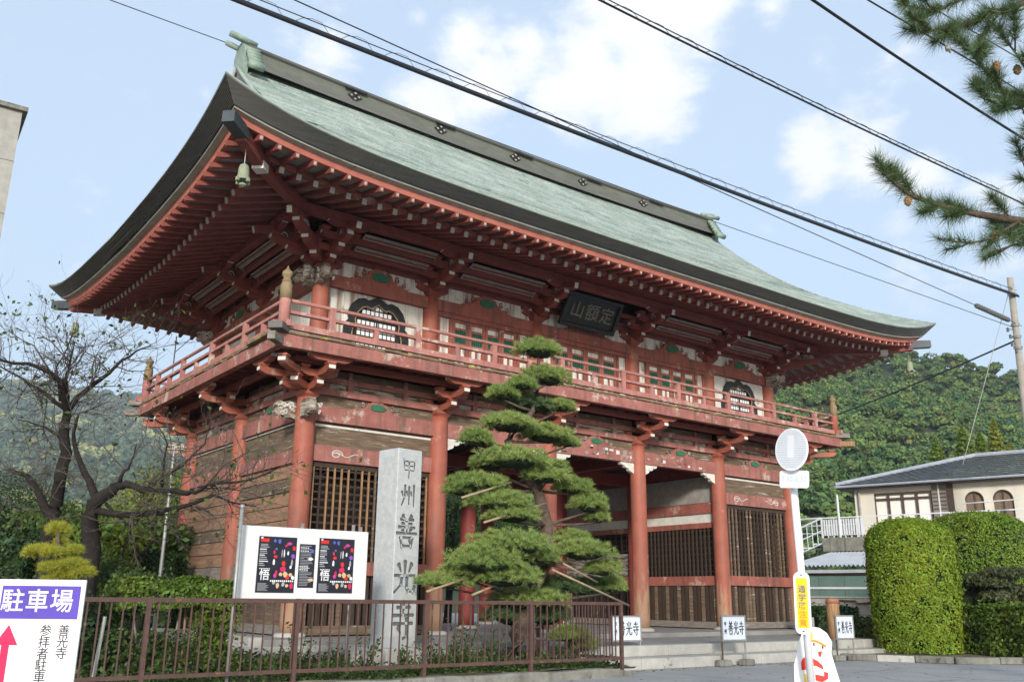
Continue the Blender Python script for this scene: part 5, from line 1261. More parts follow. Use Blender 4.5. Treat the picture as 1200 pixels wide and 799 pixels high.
z=zb3
while z<zt3-.02:
    h=min(.40,zt3-z); s=s0+(k%2)*.4
    while s<s1:
        hb(s,min(s+.79,s1),z,z+h-.012,SO-.1,SO+.04,concpale,'block',t3); s+=.8
    z+=h; k+=1
hb(s0,s1,-.5,zt3-.02,SO-.15,SO-.01+.03,concrete,'mortar_backing',t3)
b=MB(); q=[hs(a,b_,SO+.12) for a,b_ in ((984,703),(1003,704),(1005,707),(1021,706))]; b.tube([P0+HU*a+HN*(SO+.12)+Vector((0,0,z)) for a,z in q],.035,6); build(b,'rusty_pipe',fencem,t3)
pts0=(Vector((12.3,-4.5,0)),Vector((19,-6.8,0)))
# ============================================================ concrete kerb wall and brown railing
FY=-5.8
b=MB(); XR=ony(735,785,FY).x
m=MB(); n_=40; pts=[]
m.box(((-12+XR)/2,FY-.02,-.72),(XR+12,.22,.62)); me=m.mesh('kerb_wall',concrete)
wl_=thing('retaining_kerb',(0,FY,-.55),'low stained concrete kerb wall under the brown railing','wall')
b=MB(); prof_=[(-.13,-.9),(-.13,-.44),(-.10,-.41),(.10,-.41),(.13,-.44),(.13,-.9)]
for q in range(37):
    x=-12+(XR+12)*q/36
    for (y,z) in prof_: b.v.append((x,FY-.02+y*(1 if q<36 else .7),z+.012*math.sin(q*1.7)-(.04 if q==36 else 0)))
for q in range(36):
    for j in range(5): b.f.append((q*6+j,(q+1)*6+j,(q+1)*6+j+1,q*6+j+1)); b.m.append(0)
b.f.append(tuple(range(36*6,37*6))); b.m.append(0); build(b,'wall_body',concrete,wl_)
def railing(a,c,zt,zb,posts,label,sp=.142,zpost=-.42,gp=(0,0)):
    a=Vector(a); c=Vector(c); L=(c-a).length; u=(c-a)/L; n=u.cross(Vector((0,0,1))); M=Matrix(((u.x,n.x,0),(u.y,n.y,0),(0,0,1)))
    t=thing('metal_railing',(a.x,a.y,zpost),label,'railing')
    b=MB(); b.beam(a+Vector((0,0,zt)),c+Vector((0,0,zt)),.05,.055); build(b,'top_rail',fencem,t)
    b=MB(); b.beam(a+Vector((0,0,zb)),c+Vector((0,0,zb)),.04,.05); build(b,'bottom_rail',fencem,t)
    k=int(L/sp)
    for q in range(1,k):
        s=L*q/k
        if min([abs(s-p) for p in posts]+[9])<.05: continue
        b=MB(); j=random.uniform(-.004,.004); b.beam(a+u*s+Vector((0,0,zb)),a+u*(s+j)+Vector((0,0,zt-.02)),.018,.018,up=(0,1,0)); build(b,'baluster',fencem,t)
    for s in posts:
        b=MB(); b.box(a+u*s+Vector((0,0,(zt+zpost)/2)),(.056,.056,zt-zpost+.066),M); build(b,'post',fencem,t)
xl=-9.0; xr=ony(728,740,FY).x
posts=[ony(px,740,FY).x-xl for px in (171,347,498,622)]
railing((xl,FY,0),(xr,FY,0),.675,-.25,[1.2,2.6]+posts+[xr-xl],'long brown painted metal railing along the kerb in front of the gate')
railing((xr,FY+.08,0),(xr-.35,FY+2.1,0),.67,-.25,[1.9],'short brown railing running back from the end of the long railing',.13)
b=MB(); P_=onp(275,705,(0,FY+.1,0),(0,1,0)); t=thing('pipe_post',(P_.x,FY+.13,-.5),'grey galvanised pipe carrying the left end of the notice board','post')
b.tube([(0,0,0),(0,0,2.45)],.027,8); b.tube([(0,0,2.40),(0,0,2.46)],.03,8); loc(b,'pipe',steelp,t,True)
t=thing('pipe_post',(ony(418,705,FY).x+.1,FY+.42,-.5),'grey galvanised pipe behind the right end of the notice board beside the granite pillar','post')
b=MB(); b.tube([(0,0,0),(0,0,2.30)],.027,8); loc(b,'pipe',steelp,t,True)
A=ony(145,722,FY+.1); t=thing('leaning_stake',(A.x-.2,FY+.1,-.45),'white leaning stake behind the railing next to the parking sign','stake')
b=MB(); B_=ony(109,795,FY+.1); b.tube([tuple(B_-t.location),tuple(ony(123,722,FY+.1)-t.location)],.022,6); loc(b,'stake',concpale,t)
# ============================================================ notice board
NY=-5.5; TL=ony(283,615,NY); BR=ony(427,703,NY); x0,x1,z1,z0=TL.x,BR.x+.01,1.695,.70
t=thing('notice_board',((x0+x1)/2,NY,z0),'white notice board with two dark posters and a leaflet strip, mounted above the railing','notice board')
b=MB(); b.box(((x0+x1)/2,NY+.012,(z0+z1)/2),(x1-x0,.03,z1-z0)); me=bevel(b.mesh('board',boardwhite),.006); link(me,'board',t)
b=MB(); b.box(((x0+x1)/2,NY+.0,z0-.015),(x1-x0,.05,.03)); build(b,'ledge',greywood,t)
for px in (356,424.5): X=ony(px,612,NY).x; b=MB(); b.box((X,NY+.045,z1-.1),(.05,.03,.35)); build(b,'batten',greywood,t)
def poster(p0,p1,kind):
    a=ony(*p0,NY); c=ony(*p1,NY); xa,xb=a.x,c.x; za,zb=a.z,c.z; w_=xb-xa; h_=za-zb; rr=random.Random(11)
    b=MB(); b.box(((xa+xb)/2,NY-.006,(za+zb)/2),(w_,.004,h_)); p=build(b,'poster' if kind else 'leaflet_strip',printb,t)
    def r(u0,v0,u1,v1,m,name='print_block',sk=0):
        b=MB(); k=7; cx,cy=(u0+u1)/2,(v0+v1)/2
        pts=[(xa+w_*(cx+(u1-u0)/2*math.cos(q*6.283/k)*rr.uniform(.75,1.15)),zb+h_*(cy+(v1-v0)/2*math.sin(q*6.283/k)*rr.uniform(.75,1.15))) for q in range(k)] if sk else [(xa+w_*u0,zb+h_*v0),(xa+w_*u1,zb+h_*v0),(xa+w_*u1,zb+h_*v1),(xa+w_*u0,zb+h_*v1)]
        r.n+=1; b.prism(pts,.0006,(0,NY-.0085-.00012*r.n,0),(1,0,0),(0,0,1)); build(b,name,m,p)
    r.n=0
    if kind:
        r(.05,.90,.26,.96,redprint); r(.05,.955,.10,.985,printw)
        for q in range(3): r(.05,.85-.025*q,.05+rr.uniform(.14,.24),.862-.025*q,printg)
        for q in range(9): r(.04,.76-.036*q,.04+rr.uniform(.1,.26),.776-.036*q,printg if q%3 else printw)
        for (u,v,s,s2,m) in ((.42,.92,.08,.07,printu),(.54,.92,.09,.08,printu),(.47,.78,.06,.05,printu),(.80,.88,.13,.07,printm),(.93,.80,.09,.09,redprint),(.72,.84,.07,.05,crimson),(.42,.72,.05,.08,crimson),(.46,.64,.1,.05,redprint),(.42,.54,.06,.12,printw),(.92,.66,.11,.09,printv),(.90,.54,.06,.12,printg),(.87,.46,.05,.06,printw),(.68,.52,.09,.10,redprint),(.68,.42,.16,.12,crimson),(.62,.70,.03,.14,printg),(.68,.70,.03,.16,printw),(.78,.71,.05,.08,printw),(.50,.36,.07,.1,crimson),(.47,.30,.08,.08,printm),(.62,.33,.10,.07,printy),(.74,.33,.12,.1,printy),(.88,.32,.1,.08,printy),(.95,.27,.08,.08,printw),(.80,.27,.1,.06,redprint),(.56,.13,.08,.12,printy),(.70,.15,.08,.09,printg),(.80,.13,.08,.07,printy),(.92,.13,.1,.12,crimson),(.45,.18,.08,.08,printg)):
            r(u-s*.55,v-s2*.5,u+s*.55,v+s2*.5,m,'print_figure',1)
        for q in range(12): u=.36+q*.052; r(u,.195,u+.032,.225,printw)
        for q in range(7): r(.06+q*.04,.415,.085+q*.04,.432,printw)
        for q in range(8): r(.04,.16-.018*q,.04+rr.uniform(.2,.3),.168-.018*q,printg)
        me=textmesh('悟',.185*h_/1.1*1.05*1.15,printw,bold=.002,ext=.0005); link(me,'printed_character',p,M=Matrix.Translation((xa+w_*.20,NY-.014,zb+h_*.30))@Matrix.Rotation(math.pi/2,4,'X'))
    else:
        for q in range(26):
            v=.96-.036*q; m=printw if q in(1,3,13,14,15) else printg
            if q in (1,3,13,15):
                for k in range(4): r(.06+k*.14,v-.02,.16+k*.14,v,printw)
            else: r(.07,v-.012,.07+rr.uniform(.5,.86),v,m)
        r(.55,.62,.9,.70,printw,sk=1); r(.6,.14,.95,.22,printy,sk=1); r(.3,.64,.5,.70,printb,sk=1); r(.65,.8,.95,.9,printu,sk=1)
poster((304,627.5),(343.5,694.5),1); poster((351.5,637),(366.5,688.5),0); poster((374.5,630),(412,695),1)
# ============================================================ carved granite pillar
PY=-4.0; pw=.56; xa=-.045
t=thing('stone_pillar',(xa+pw/2,PY+pw/2,-.45),'tall pale granite pillar carved with the temple name, standing left of the pine','stone pillar')
b=MB(); b.box((xa+pw/2,PY+pw/2,1.46),(pw,pw,3.72)); 
ptm=b.mesh('shaft',[stone,stoneshade])
bm=bmesh.new(); bm.from_mesh(ptm)
for v in bm.verts:
    if v.co.z>3: v.co.z+=.0
bm.to_mesh(ptm); bm.free(); bevel(ptm,.012)
bm=bmesh.new(); bm.from_mesh(ptm)
for ax,rg in (((0,0,1),[-.3+.12*k for k in range(30)]),((1,0,0),[xa+pw*k/6 for k in range(1,6)])):
    for q in rg: bmesh.ops.bisect_plane(bm,geom=bm.verts[:]+bm.edges[:]+bm.faces[:],plane_co=(q if ax[0] else 0,0,q if ax[2] else 0),plane_no=ax)
bm.to_mesh(ptm); bm.free()
sh=link(ptm,'shaft',t)
ct=MB()
ys_=[(541,573),(577,612),(594,641),(0,0)]
chars=[('甲',2.96,.36,.34),('州',2.50,.36,.40),('善',1.86,.50,.56),('光',1.09,.50,.54),('寺',.37,.50,.62)]
for ch,zc,wc,hc in chars:
    brush(ct,ch,(xa+pw/2-wc/2-.02,PY+.03,zc-hc/2),(wc,0,0),(0,0,hc),{'甲':.095,'州':.12}.get(ch,.14),.06,so=.0011)
cut=link(ct.mesh('cutter',[stoneshade]),'cutter')
bm=bmesh.new(); bm.from_mesh(cut.data); bmesh.ops.remove_doubles(bm,verts=bm.verts,dist=2e-5); bmesh.ops.recalc_face_normals(bm,faces=bm.faces); bm.to_mesh(cut.data); bm.free()
md=sh.modifiers.new('b','BOOLEAN'); md.object=cut; md.operation='DIFFERENCE'; md.solver='MANIFOLD'
bpy.context.view_layer.update(); dg=bpy.context.evaluated_depsgraph_get(); nm=bpy.data.meshes.new_from_object(sh.evaluated_get(dg)); sh.modifiers.clear()
bm=bmesh.new(); bm.from_mesh(nm); bmesh.ops.triangulate(bm,faces=[f for f in bm.faces if len(f.verts)>4],ngon_method='EAR_CLIP'); bm.to_mesh(nm); bm.free()
if len(nm.polygons)>40: sh.data=nm; sh.data.name='shaft'
print('PILLAR polys',len(nm.polygons),[m.name for m in nm.materials if m])
bpy.data.objects.remove(cut)
b=MB(); b.box((xa+pw/2,PY+pw/2,-.25),(1.05,1.0,.34)); link(bevel(b.mesh('plinth',palestone),.02),'plinth',t)
t.rotation_euler=(0,0,R(9))
# ============================================================ cloud-pruned pine
tp=onz(600,767,-.40); tp=ony(600,767,-4.55)
def pp_(px,py,dy=0): return ony(px,py,-4.55+dy)
t=thing('garden_pine',(tp.x,tp.y,-.45),'cloud pruned pine with stacked needle pads and bamboo props in front of the gate','pine tree')
path=[(600,775,0,.19),(606,745,0,.17),(626,705,.0,.15),(640,660,.1,.14),(641,615,.1,.12),(630,575,.1,.105),(604,540,0,.09),(595,517,0,.075),(608,500,0,.065),(624,482,0,.055),(630,455,0,.045),(631,425,0,.03),(631,412,0,.015)]
b=MB(); b.tube([pp_(x,y,o) for x,y,o,_ in path],[r for *_,r in path],10); trk=build(b,'trunk',pinebark,t,True)
S_=62.
pads=[(631,412,28,13,0),(640,444,30,14,.1),(612,452,16,9,-.2),(590,463,18,10,0),(656,478,19,8,.1),(622,478,30,12,.3),(598,499,33,13,-.2),(640,512,33,13,0),(664,520,14,7,.1),(558,516,18,12,0),(602,540,42,14,-.3),(640,548,26,9,.2),(575,545,22,11,.1),(560,570,34,13,0),(545,576,22,9,.2),(640,560,28,10,-.3),(585,590,36,14,-.2),(600,606,30,10,-.3),(672,573,24,12,0),(690,592,22,15,-.1),(700,607,13,10,0),
(600,640,46,16,-.5),(570,660,42,18,-.6),(620,655,34,14,-.2),(590,678,40,14,-.5),(520,683,30,9,0),(548,672,30,12,-.1),(668,632,24,10,.2),(684,648,36,14,-.3),(706,668,22,11,-.2),(718,688,16,12,.3),(690,690,30,14,.6),(655,690,28,16,.7),(620,705,44,14,.0),(640,722,30,16,.3),(598,722,30,16,.4),(668,745,22,10,.0),(683,757,16,9,.1)]
for i,(x,y,rx,ry,dy) in enumerate(pads):
    c=pp_(x,y,dy); a=rx/S_*1.02; h=ry/S_*1.05; n=int(240+a*560)
    Pn,U=shell(n,(a*1.04,a*.85,h*.95),(c.x,c.y,c.z),-.25,.6,.22)
    dark=(x,y) in ((690,690),(655,690),(622,478),(640,722),(598,722))
    v,f=needles(Pn,U*.6+np.array((0,0,.6)),26,.105,.008,.8); me=npmesh('needle_pad',v,f,needled if dark else needle); o=link(me,'needle_pad',t)
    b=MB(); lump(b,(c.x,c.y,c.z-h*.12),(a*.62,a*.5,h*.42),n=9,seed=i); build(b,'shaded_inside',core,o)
    # limb from the trunk
    best=min(path,key=lambda q:abs(q[1]-y-14)+abs(q[0]-x)*.05); s=pp_(best[0],best[1],best[2])
    b=MB(); mid=(s+c)/2+Vector((0,0,-.06)); b.tube([s,mid,c+Vector((0,0,-h*.5))],[.035,.028,.015],6); build(b,'limb',pinebark,t,True)
for (a,c) in (((500,693),(556,674)),((541,583),(599,565)),((567,612),(641,589)),((647,667),(737,709)),((553,697),(612,672)),((660,660),(700,682))):
    b=MB(); b.tube([pp_(*a,-.55),pp_(*c,-.35)],.021,8); tb=thing('bamboo_prop',pp_((a[0]+c[0])/2,(a[1]+c[1])/2,-.45),{500:'thin bamboo prop under the lowest left limb of the pine',541:'upper bamboo pole tied across the left pads of the garden pine',567:'bamboo pole tied below the middle pads of the garden pine',647:'long bamboo prop sloping down to the right from the pine towards the red column',553:'short bamboo prop in the lower left pads of the pine',660:'short dark bamboo stick above the long sloping prop'}[a[0]],'bamboo pole','bamboo props tied into the garden pine'); 
    o=build(b,'pole',bamboo,tb,True)
# ============================================================ parking sign
TR=at(102,680,6.3); TLp=at(0,677,6.3); uu=(TR-TLp); uu.z=0; wd=uu.length; uu.normalize(); nn=uu.cross(Vector((0,0,1))); up=Vector((0,0,1))-nn*.0
t=thing('parking_sign',((TR.x+TLp.x)/2,(TR.y+TLp.y)/2,-.55),'white parking sign with violet heading and crimson arrow at the lower left corner','sign')
O=Vector((TLp.x,TLp.y,.825)); sc=wd/102.
def q2(px,py): return (px*wd/102,-(py)*wd/102)   # photo offsets from the sign's top left
def rp(pts,m,name,off,th=.0015): b=MB(); b.prism([q2(*p) for p in pts],th,O+nn*off,uu,up); return build(b,name,m,t)
b=MB(); b.prism([(-.01,-1.35),(wd,-1.35),(wd,0),(-.01,0)],.02,O-nn*.01,uu,up); pnl=b.mesh('panel',signwhite); link(bevel(pnl,.004),'panel',t)
rp([(6,44.),(97.3,44.),(97.3,7),(6,7)],purple,'violet_band',.0102)
Mp=Matrix(((uu.x,up.x,nn.x,0),(uu.y,up.y,nn.y,0),(uu.z,up.z,nn.z,0),(0,0,0,1)))
def txt(ch,px,py,size,m,bold,off): 
    me=textmesh(ch,size,m,bold=bold,ext=.0008); a=q2(px,py); M=Mp.copy(); M.translation=O+uu*a[0]+up*a[1]+nn*off-t.location; o=link(me,'printed_character',t); o.matrix_local=M; return o
for i,ch in enumerate('駐車場'): txt(ch,20+28.5*i,25.5,.160,printw,.0018,.0125)
for i,ch in enumerate('善光寺'): txt(ch,84,57.5+12.3*i,.082,ink,.0005,.0112)
for i,ch in enumerate('参拝者駐車場'): txt(ch,63,57.5+12.6*i,.082,ink,.0005,.0112)
rp([(14.5,124),(23.5,124),(23.5,73),(33,73),(20,50.5),(6,73),(14.5,73)],crimson,'arrow',.0102)
rp([(23.5,124),(50,124),(50,116),(23.5,116)],crimson,'arrow_tail',.0102)
for s in (.06,wd-.06):
    b=MB(); p=O+uu*s-nn*.03; b.tube([(p.x,p.y,-.56),(p.x,p.y,.75)],.02,8); build(b,'leg',steelp,t)
# ============================================================ left planting
def bush(px,py,dep_,r,h,n,m,label,size=.05,name='leafy_bush',cat='bush',group=None,z=-.45,top=None,coref=.7):
    g=at(px,py,dep_); zt=g.z; t=thing(name,(g.x,g.y,z),label,cat,group)
    H_=zt-z; P,U=shell(n,(r,r,h/2),(0,0,H_-h/2),-.8,.5,.16); leafobj('foliage',P,size,m,t,U,.9)
    if coref: b=MB(); lump(b,(0,0,H_-h/2),(r*coref,r*coref,h/2*coref),seed=int(px)); loc(b,'shaded_inside',core,t)
    b=MB()
    for k in range(4): a=k*1.6; b.tube([(.08*math.cos(a),.08*math.sin(a),0),(r*.3*math.cos(a),r*.3*math.sin(a),max(.2,H_-h*.6))],[.035,.02],5)
    loc(b,'stem',bark,t); return t
# clipped hedge on bare stems right behind the railing
a=ony(141,679,-4.6); c_=ony(277,681,-4.6); HW=c_.x-a.x; topz=a.z
t=thing('clipped_hedge',((a.x+c_.x)/2,-4.45,-.45),'flat topped light green hedge on bare stems behind the railing, left of the notice board','hedge')
P,Nn=boxshell(9000,HW,.75,.36,.14); P[:,2]+=topz+.45-.36; P[:,2]+=.03*np.sin(P[:,0]*9)
leafobj('foliage',P,.036,leafh,t,Nn,.9)
b=MB(); b.box((0,0,topz+.45-.2),(HW*.92,.6,.24)); loc(b,'shaded_inside',core,t)
n=3600; P=np.stack([RG.normal(HW*.36,HW*.10,n),RG.uniform(-.35,.35,n),RG.uniform(.05,topz+.2,n)],1); leafobj('hanging_foliage',P,.036,leafh,t)
n=1500; P=np.stack([RG.normal(-HW*.2,HW*.2,n),RG.uniform(-.3,.4,n),RG.uniform(.1,.7,n)],1); leafobj('hanging_foliage',P,.036,leafb,t)
for (x0_,x1_,r_,m_) in ((-.45,-.15,.022,greywood),(-.15,-.35,.018,greywood),(-.05,.08,.022,greywood),(.1,.12,.026,plank),(.3,.2,.02,greywood),(-.25,.02,.02,bark)):
    b=MB(); b.tube([(x0_*HW,.05,0),((x0_*.4+x1_*.6)*HW,.0,.45),(x1_*HW,.1,topz+.2)],[r_,r_*.8,r_*.6],6); loc(b,'stem',m_,t)
# rear dark hedges
def hedge_px(pxa,pxb,py,dep_,thick,label,m,n,size=.05,zb=-.45):
    a=at(pxa,py,dep_); c_=at(pxb,py,dep_); c2=(a+c_)/2; u=c_-a; u.z=0; rz=math.atan2(u.y,u.x)
    return hedge((c2.x,c2.y,zb),u.length,thick,c2.z-zb,rz,label,m,n,size)
hedge_px(128,214,649,22.5,1.0,'tall dark clipped hedge beside the rear corner of the gate',leafd,8000)
hedge_px(-60,46,646,21,1.0,'dark clipped hedge at the left edge behind the parking sign',leafd,6000)
hedge_px(150,232,640,30,1.6,'bright yellow green hedge top farther back beside the gate',leaft,5000,.06)  # brighter leaf colour than the dark hedges beside it
bush(115,645,17,.95,1.6,5200,leafb,'loose green shrub with small leaves in the middle of the left planting',.045,coref=.6)
bush(165,668,15.5,.6,.8,2200,leafb,'small round shrub just left of the flat topped hedge',.04)
bush(108,700,13,.6,1.4,2400,leafd,'dark green shrub directly behind the parking sign',.045)  # same dark leaf colour as the rear hedges
# yellow-green little pine behind the parking sign
def ypad(t,c,r,h,m):
    P,U=shell(int(380*r/.25),(r,r*.9,h*.8),(c.x,c.y,c.z),-.5,.8); v,f=needles(P,U*.6+np.array((0,0,.5)),11,.085,.005,1.0); o=link(npmesh('needle_pad',v,f,m),'needle_pad',t)
p0=at(70,700,11.5); t=thing('young_pine',(p0.x,p0.y,-.45),'small yellow green pruned pine rising behind the parking sign','pine tree')
b=MB(); b.tube([(p0.x,p0.y,-.45),at(71,690,11.5),at(69,655,11.5),at(68,620,11.5)],[.045,.04,.03,.015],7); build(b,'trunk',pinebark,t,True)
for (x,y,rx,ry) in ((68,621,12,10),(50,645,17,6),(62,648,12,6),(38,648,9,6),(85,662,16,7),(78,672,17,8),(60,665,14,6),(98,671,12,6),(66,680,16,6),(71,636,6,4),(88,645,8,5)):
    ypad(t,at(x,y,11.5+random.uniform(-.15,.15)),rx/92.,ry/92.,needley)
# ground cover inside the bed and tall weeds
n=26000; X=RG.uniform(-9,4.0,n); Y=-5.6+RG.uniform(0,1,n)**1.5*4.2; P=np.stack([X,Y,-.42+RG.uniform(0,1,n)**2*.28*(.6+.4*np.sin(X*5)*np.cos(Y*3))],1)
v,f=leafquads(P,.035,np.tile((0,0,1.),(n,1)),1.2); link(npmesh('ground_cover',v,f,leafg),'ground_cover',None,kind='stuff',label='low leafy ground cover in the bed behind the railing',category='ground cover')
n=30000; X=RG.uniform(-14,-1.4,n); Y=RG.uniform(-5.5,12,n); P=np.stack([X,Y,-.42+RG.uniform(0,1,n)**2*.30],1)
v,f=leafquads(P,.05,np.tile((0,0,1.),(n,1)),1.2); link(npmesh('grass',v,f,leafg),'grass',None,kind='stuff',label='grass and weeds on the ground left of the gate',category='grass')
for k,(px,py) in enumerate(((232,735),(262,760),(352,730),(430,745),(505,742),(530,735),(545,715),(575,740),(468,760),(395,755),(325,765),(650,752))):
    g=ony(px,py,-5.0); t=thing('young_shrub',(g.x,-5.0,-.43),'small leafy weed shrub '+['left of the clipped hedge stems','below the clipped hedge stems','under the notice board middle','in front of the granite pillar','right of the granite pillar base','beside the fence post right of the pillar','left of the pine trunk','just left of the pine base','low at the foot of the pillar','below the right end of the notice board','low under the notice board','right of the pine trunk'][k]+' behind the railing','shrub','small leafy shrubs behind the railing')
    P=[];b=MB()
    for q in range(7):
        an=RG.uniform(0,6.28); h=max(.25,g.z+.43)*RG.uniform(.6,1.1); r_=RG.uniform(.05,.28); tip=np.array((math.cos(an)*r_,math.sin(an)*r_,h)); b.tube([(0,0,0),tuple(tip*.5+np.array((0,0,.05))),tuple(tip)],[.007,.005,.003],4)
        for w_ in np.linspace(.25,1,9): P.append(tip*w_+RG.normal(0,.025,3)); P.append(tip*w_+RG.normal(0,.03,3))
    loc(b,'stem',bark,t); leafobj('foliage',np.array(P),.034,leafg,t)
# ============================================================ bare cherry trees at the left
def tree(name,label,cat,base,limbs,dep_,twn,leaves,seed,leafm=leafc):
    rr=random.Random(seed); g=at(*base,dep_); g=Vector((g.x,g.y,-.45)); t=thing(name,g,label,cat,None)
    segs=[]
    for li,(pts,r0,r1,dd) in enumerate(limbs):
        P=[at(x,y,dep_+dd*(k/max(1,len(pts)-1))) for k,(x,y) in enumerate(pts)]
        if li==0: P=[g-Vector((0,0,.1))]+P
        Q=[]
        for k in range(len(P)-1):
            for s in (0,.5): Q.append(P[k].lerp(P[k+1],s)+Vector([rr.uniform(-.03,.03) for _ in range(3)])*(1 if s else 0))
        Q.append(P[-1]); n=len(Q); R_=[r0+(r1-r0)*k/(n-1) for k in range(n)]
        b=MB(); b.tube(Q,R_,9 if r0>.05 else 6); build(b,'trunk' if li==0 else 'limb',bark if r0>.028 else twigm,t,True)
        if li>0 or len(limbs)<3: segs.append((Q,R_))
    b=MB(); LP=[]
    def twig(p,dv,L,r,dep):
        q=p; pts=[p]; dv=dv.normalized()
        for k in range(3):
            dv=(dv+Vector([rr.uniform(-.32,.32) for _ in range(3)])+Vector((0,0,.08))).normalized(); q=q+dv*L/3; pts.append(q)
            if dep>0:
                nd=(dv+Vector([rr.uniform(-1,1) for _ in range(3)])*.9).normalized(); twig(q,nd,L*rr.uniform(.45,.75),r*.6,dep-1)
        b.tube(pts,[r,r*.8,r*.6,r*.35],4,cap=False)
        if dep==0:
            for k in range(3): 
                if rr.random()<leaves: LP.extend([tuple(pts[-1-k%2]+Vector([rr.uniform(-.07,.07) for _ in range(3)])) for _ in range(2 if leaves>.5 else 1)])
    for Q,R_ in segs:
        L=sum((Q[k+1]-Q[k]).length for k in range(len(Q)-1)); m=max(3,int(L*twn))
        for k in range(m):
            s=rr.uniform(.12,1)*(len(Q)-1); i=min(int(s),len(Q)-2); p=Q[i].lerp(Q[i+1],s-i); ax=(Q[i+1]-Q[i]).normalized()
            dv=ax*.6+Vector([rr.uniform(-1,1) for _ in range(3)]); twig(p,dv,rr.uniform(.35,.85),min(.013,R_[i]*.45),2)
    build(b,'twigs',twigm,t)
    if LP: leafobj('foliage',np.array(LP)-np.array(g),.055,leafm,t)
    return t
LA=[([(57,640),(60,606),(66,592),(71,558),(78,531),(75,510),(79,486)],.15,.085,0),
([(79,486),(75,468),(71,446),(60,437),(34,426),(0,422),(-30,420)],.065,.015,-1),([(79,486),(79,466),(77,444),(82,424),(88,400)],.055,.012,0),([(80,480),(90,466),(105,454),(128,437),(143,422),(160,411),(177,405)],.06,.010,.8),
([(75,478),(55,462),(34,450),(12,436),(-10,425)],.045,.01,.6),([(70,470),(66,430),(80,405),(86,385)],.022,.006,-.6),([(78,484),(100,482),(118,474),(135,470)],.02,.006,-.4),([(60,606),(50,590),(43,572),(30,556),(10,550)],.10,.03,.3),([(73,513),(60,505),(44,498),(20,492)],.04,.008,.5),([(60,437),(40,405),(20,395),(5,390)],.02,.006,.3),([(105,454),(108,430),(120,405),(140,392)],.02,.006,.5),([(82,424),(60,400),(45,388)],.018,.005,.2),([(128,437),(115,420),(98,412),(88,398)],.016,.004,0)]
tree('cherry_tree','nearly bare dark cherry tree at the left spreading fine branches against the sky','cherry tree',(57,655),LA,17.0,9,.10,1)
LB=[([(108,645),(105,605),(110,590),(124,579),(135,569)],.17,.095,0),
([(135,569),(147,567),(166,574),(181,574),(220,578),(229,577),(243,568),(276,565),(310,556),(345,543)],.07,.007,-1.2),([(112,598),(152,603),(190,598),(220,592),(251,580),(270,588),(300,593)],.065,.008,-.9),([(115,590),(108,572),(100,556),(90,531),(86,508),(92,485)],.08,.02,.3),([(140,568),(145,552),(152,545),(160,520)],.04,.01,0),([(190,574),(192,550),(196,520),(185,500)],.03,.008,.2),([(166,574),(190,560),(215,545),(240,520),(250,490)],.03,.006,-.4),([(243,568),(262,545),(290,530),(330,520)],.02,.004,-.5),([(220,592),(250,603),(280,602)],.018,.004,-.3),([(124,590),(150,615),(180,610),(215,620)],.03,.006,-.5)]
tree('cherry_tree','dark old cherry tree whose long bare limbs reach across the gate side wall','cherry tree',(108,655),LB,15.8,7,.06,2)
def broad(px,ptop,dep_,r,h,label,m,n=4200,seed=0,size=.09,name='broadleaf_tree'):
    g=at(px,ptop,dep_); t=thing(name,(g.x,g.y,-.5),label,'tree',None); H_=g.z+.5; b=MB(); rr=random.Random(seed)
    b.tube([(0,0,-.1),(.1,0,H_*.4),(0,.1,H_*.75)],[.16,.12,.05],7)
    for k in range(6): a=k*1.05+seed; b.tube([(.08,0,H_*.35+k*.12),(r*.35*math.cos(a),r*.35*math.sin(a),H_*.6),(r*.65*math.cos(a),r*.65*math.sin(a),H_-h*.3)],[.07,.05,.02],5)
    loc(b,'trunk',bark,t,True); P=[];U_=[]; 
    for k in range(9):
        a=rr.uniform(0,6.28); q=rr.uniform(0,.62)*r; c=(q*math.cos(a),q*math.sin(a),H_-h*rr.uniform(.25,.7)); s=rr.uniform(.35,.55)
        p,u=shell(n//9,(r*s,r*s,h*s*.5),c,-.7,.6,.15); P.append(p);U_.append(u)
    leafobj('crown',np.concatenate(P),size,m,t,np.concatenate(U_),.9); return t
B=[(20,560,34,2.6,3.6,'olive green tree at the left edge under the distant hill',leafb),(95,575,27,2.4,3.2,'sparse yellowish green tree behind the two cherry trunks',leafh),(150,560,30,2.6,3.8,'bright green small tree between the cherry limbs and the gate',leafh),(190,545,33,2.2,3.6,'yellow green tree crown just left of the gate corner column',leafy),(212,520,46,3.2,5.2,'darker tree crown rising behind the rear corner of the gate',leafb),(60,585,24,2.0,2.4,'green shrub-like tree behind the trunk of the left cherry',leafb),(10,600,22,1.8,2.3,'dark green small tree at the left edge behind the parking sign',leafd),(130,605,21,1.5,1.7,'low light green shrub tree right of the second cherry trunk',leafh),(175,600,24,1.8,2.0,'grey green bushy tree left of the gate side wall',leafb),(45,540,55,4.5,6,'broad hazy tree far behind the left cherry tree',leafb)]
for i,(px,py,dp,r,h,l,m) in enumerate(B): broad(px,py,dp,r,h,l,m,4800,i,.075)
# seen through the open bays of the gate
for i,(px,py,dp,r,h,l,m) in enumerate([(530,560,44,2.6,4.5,'green tree seen through the open bay between pillar and pine',leafb),(575,585,48,3.0,4.5,'tree behind the gate seen between the dark inner columns',leafh),(620,600,50,3,4,'dark tree behind the gate hidden mostly by the garden pine',leafd),(525,640,40,1.6,2,'round bush behind the gate beside its second front column',leafh),(690,610,55,3.5,4,'tree behind the gate beyond the right open bay',leafb)]): broad(px,py,dp,r,h,l,m,3600,20+i,.09)
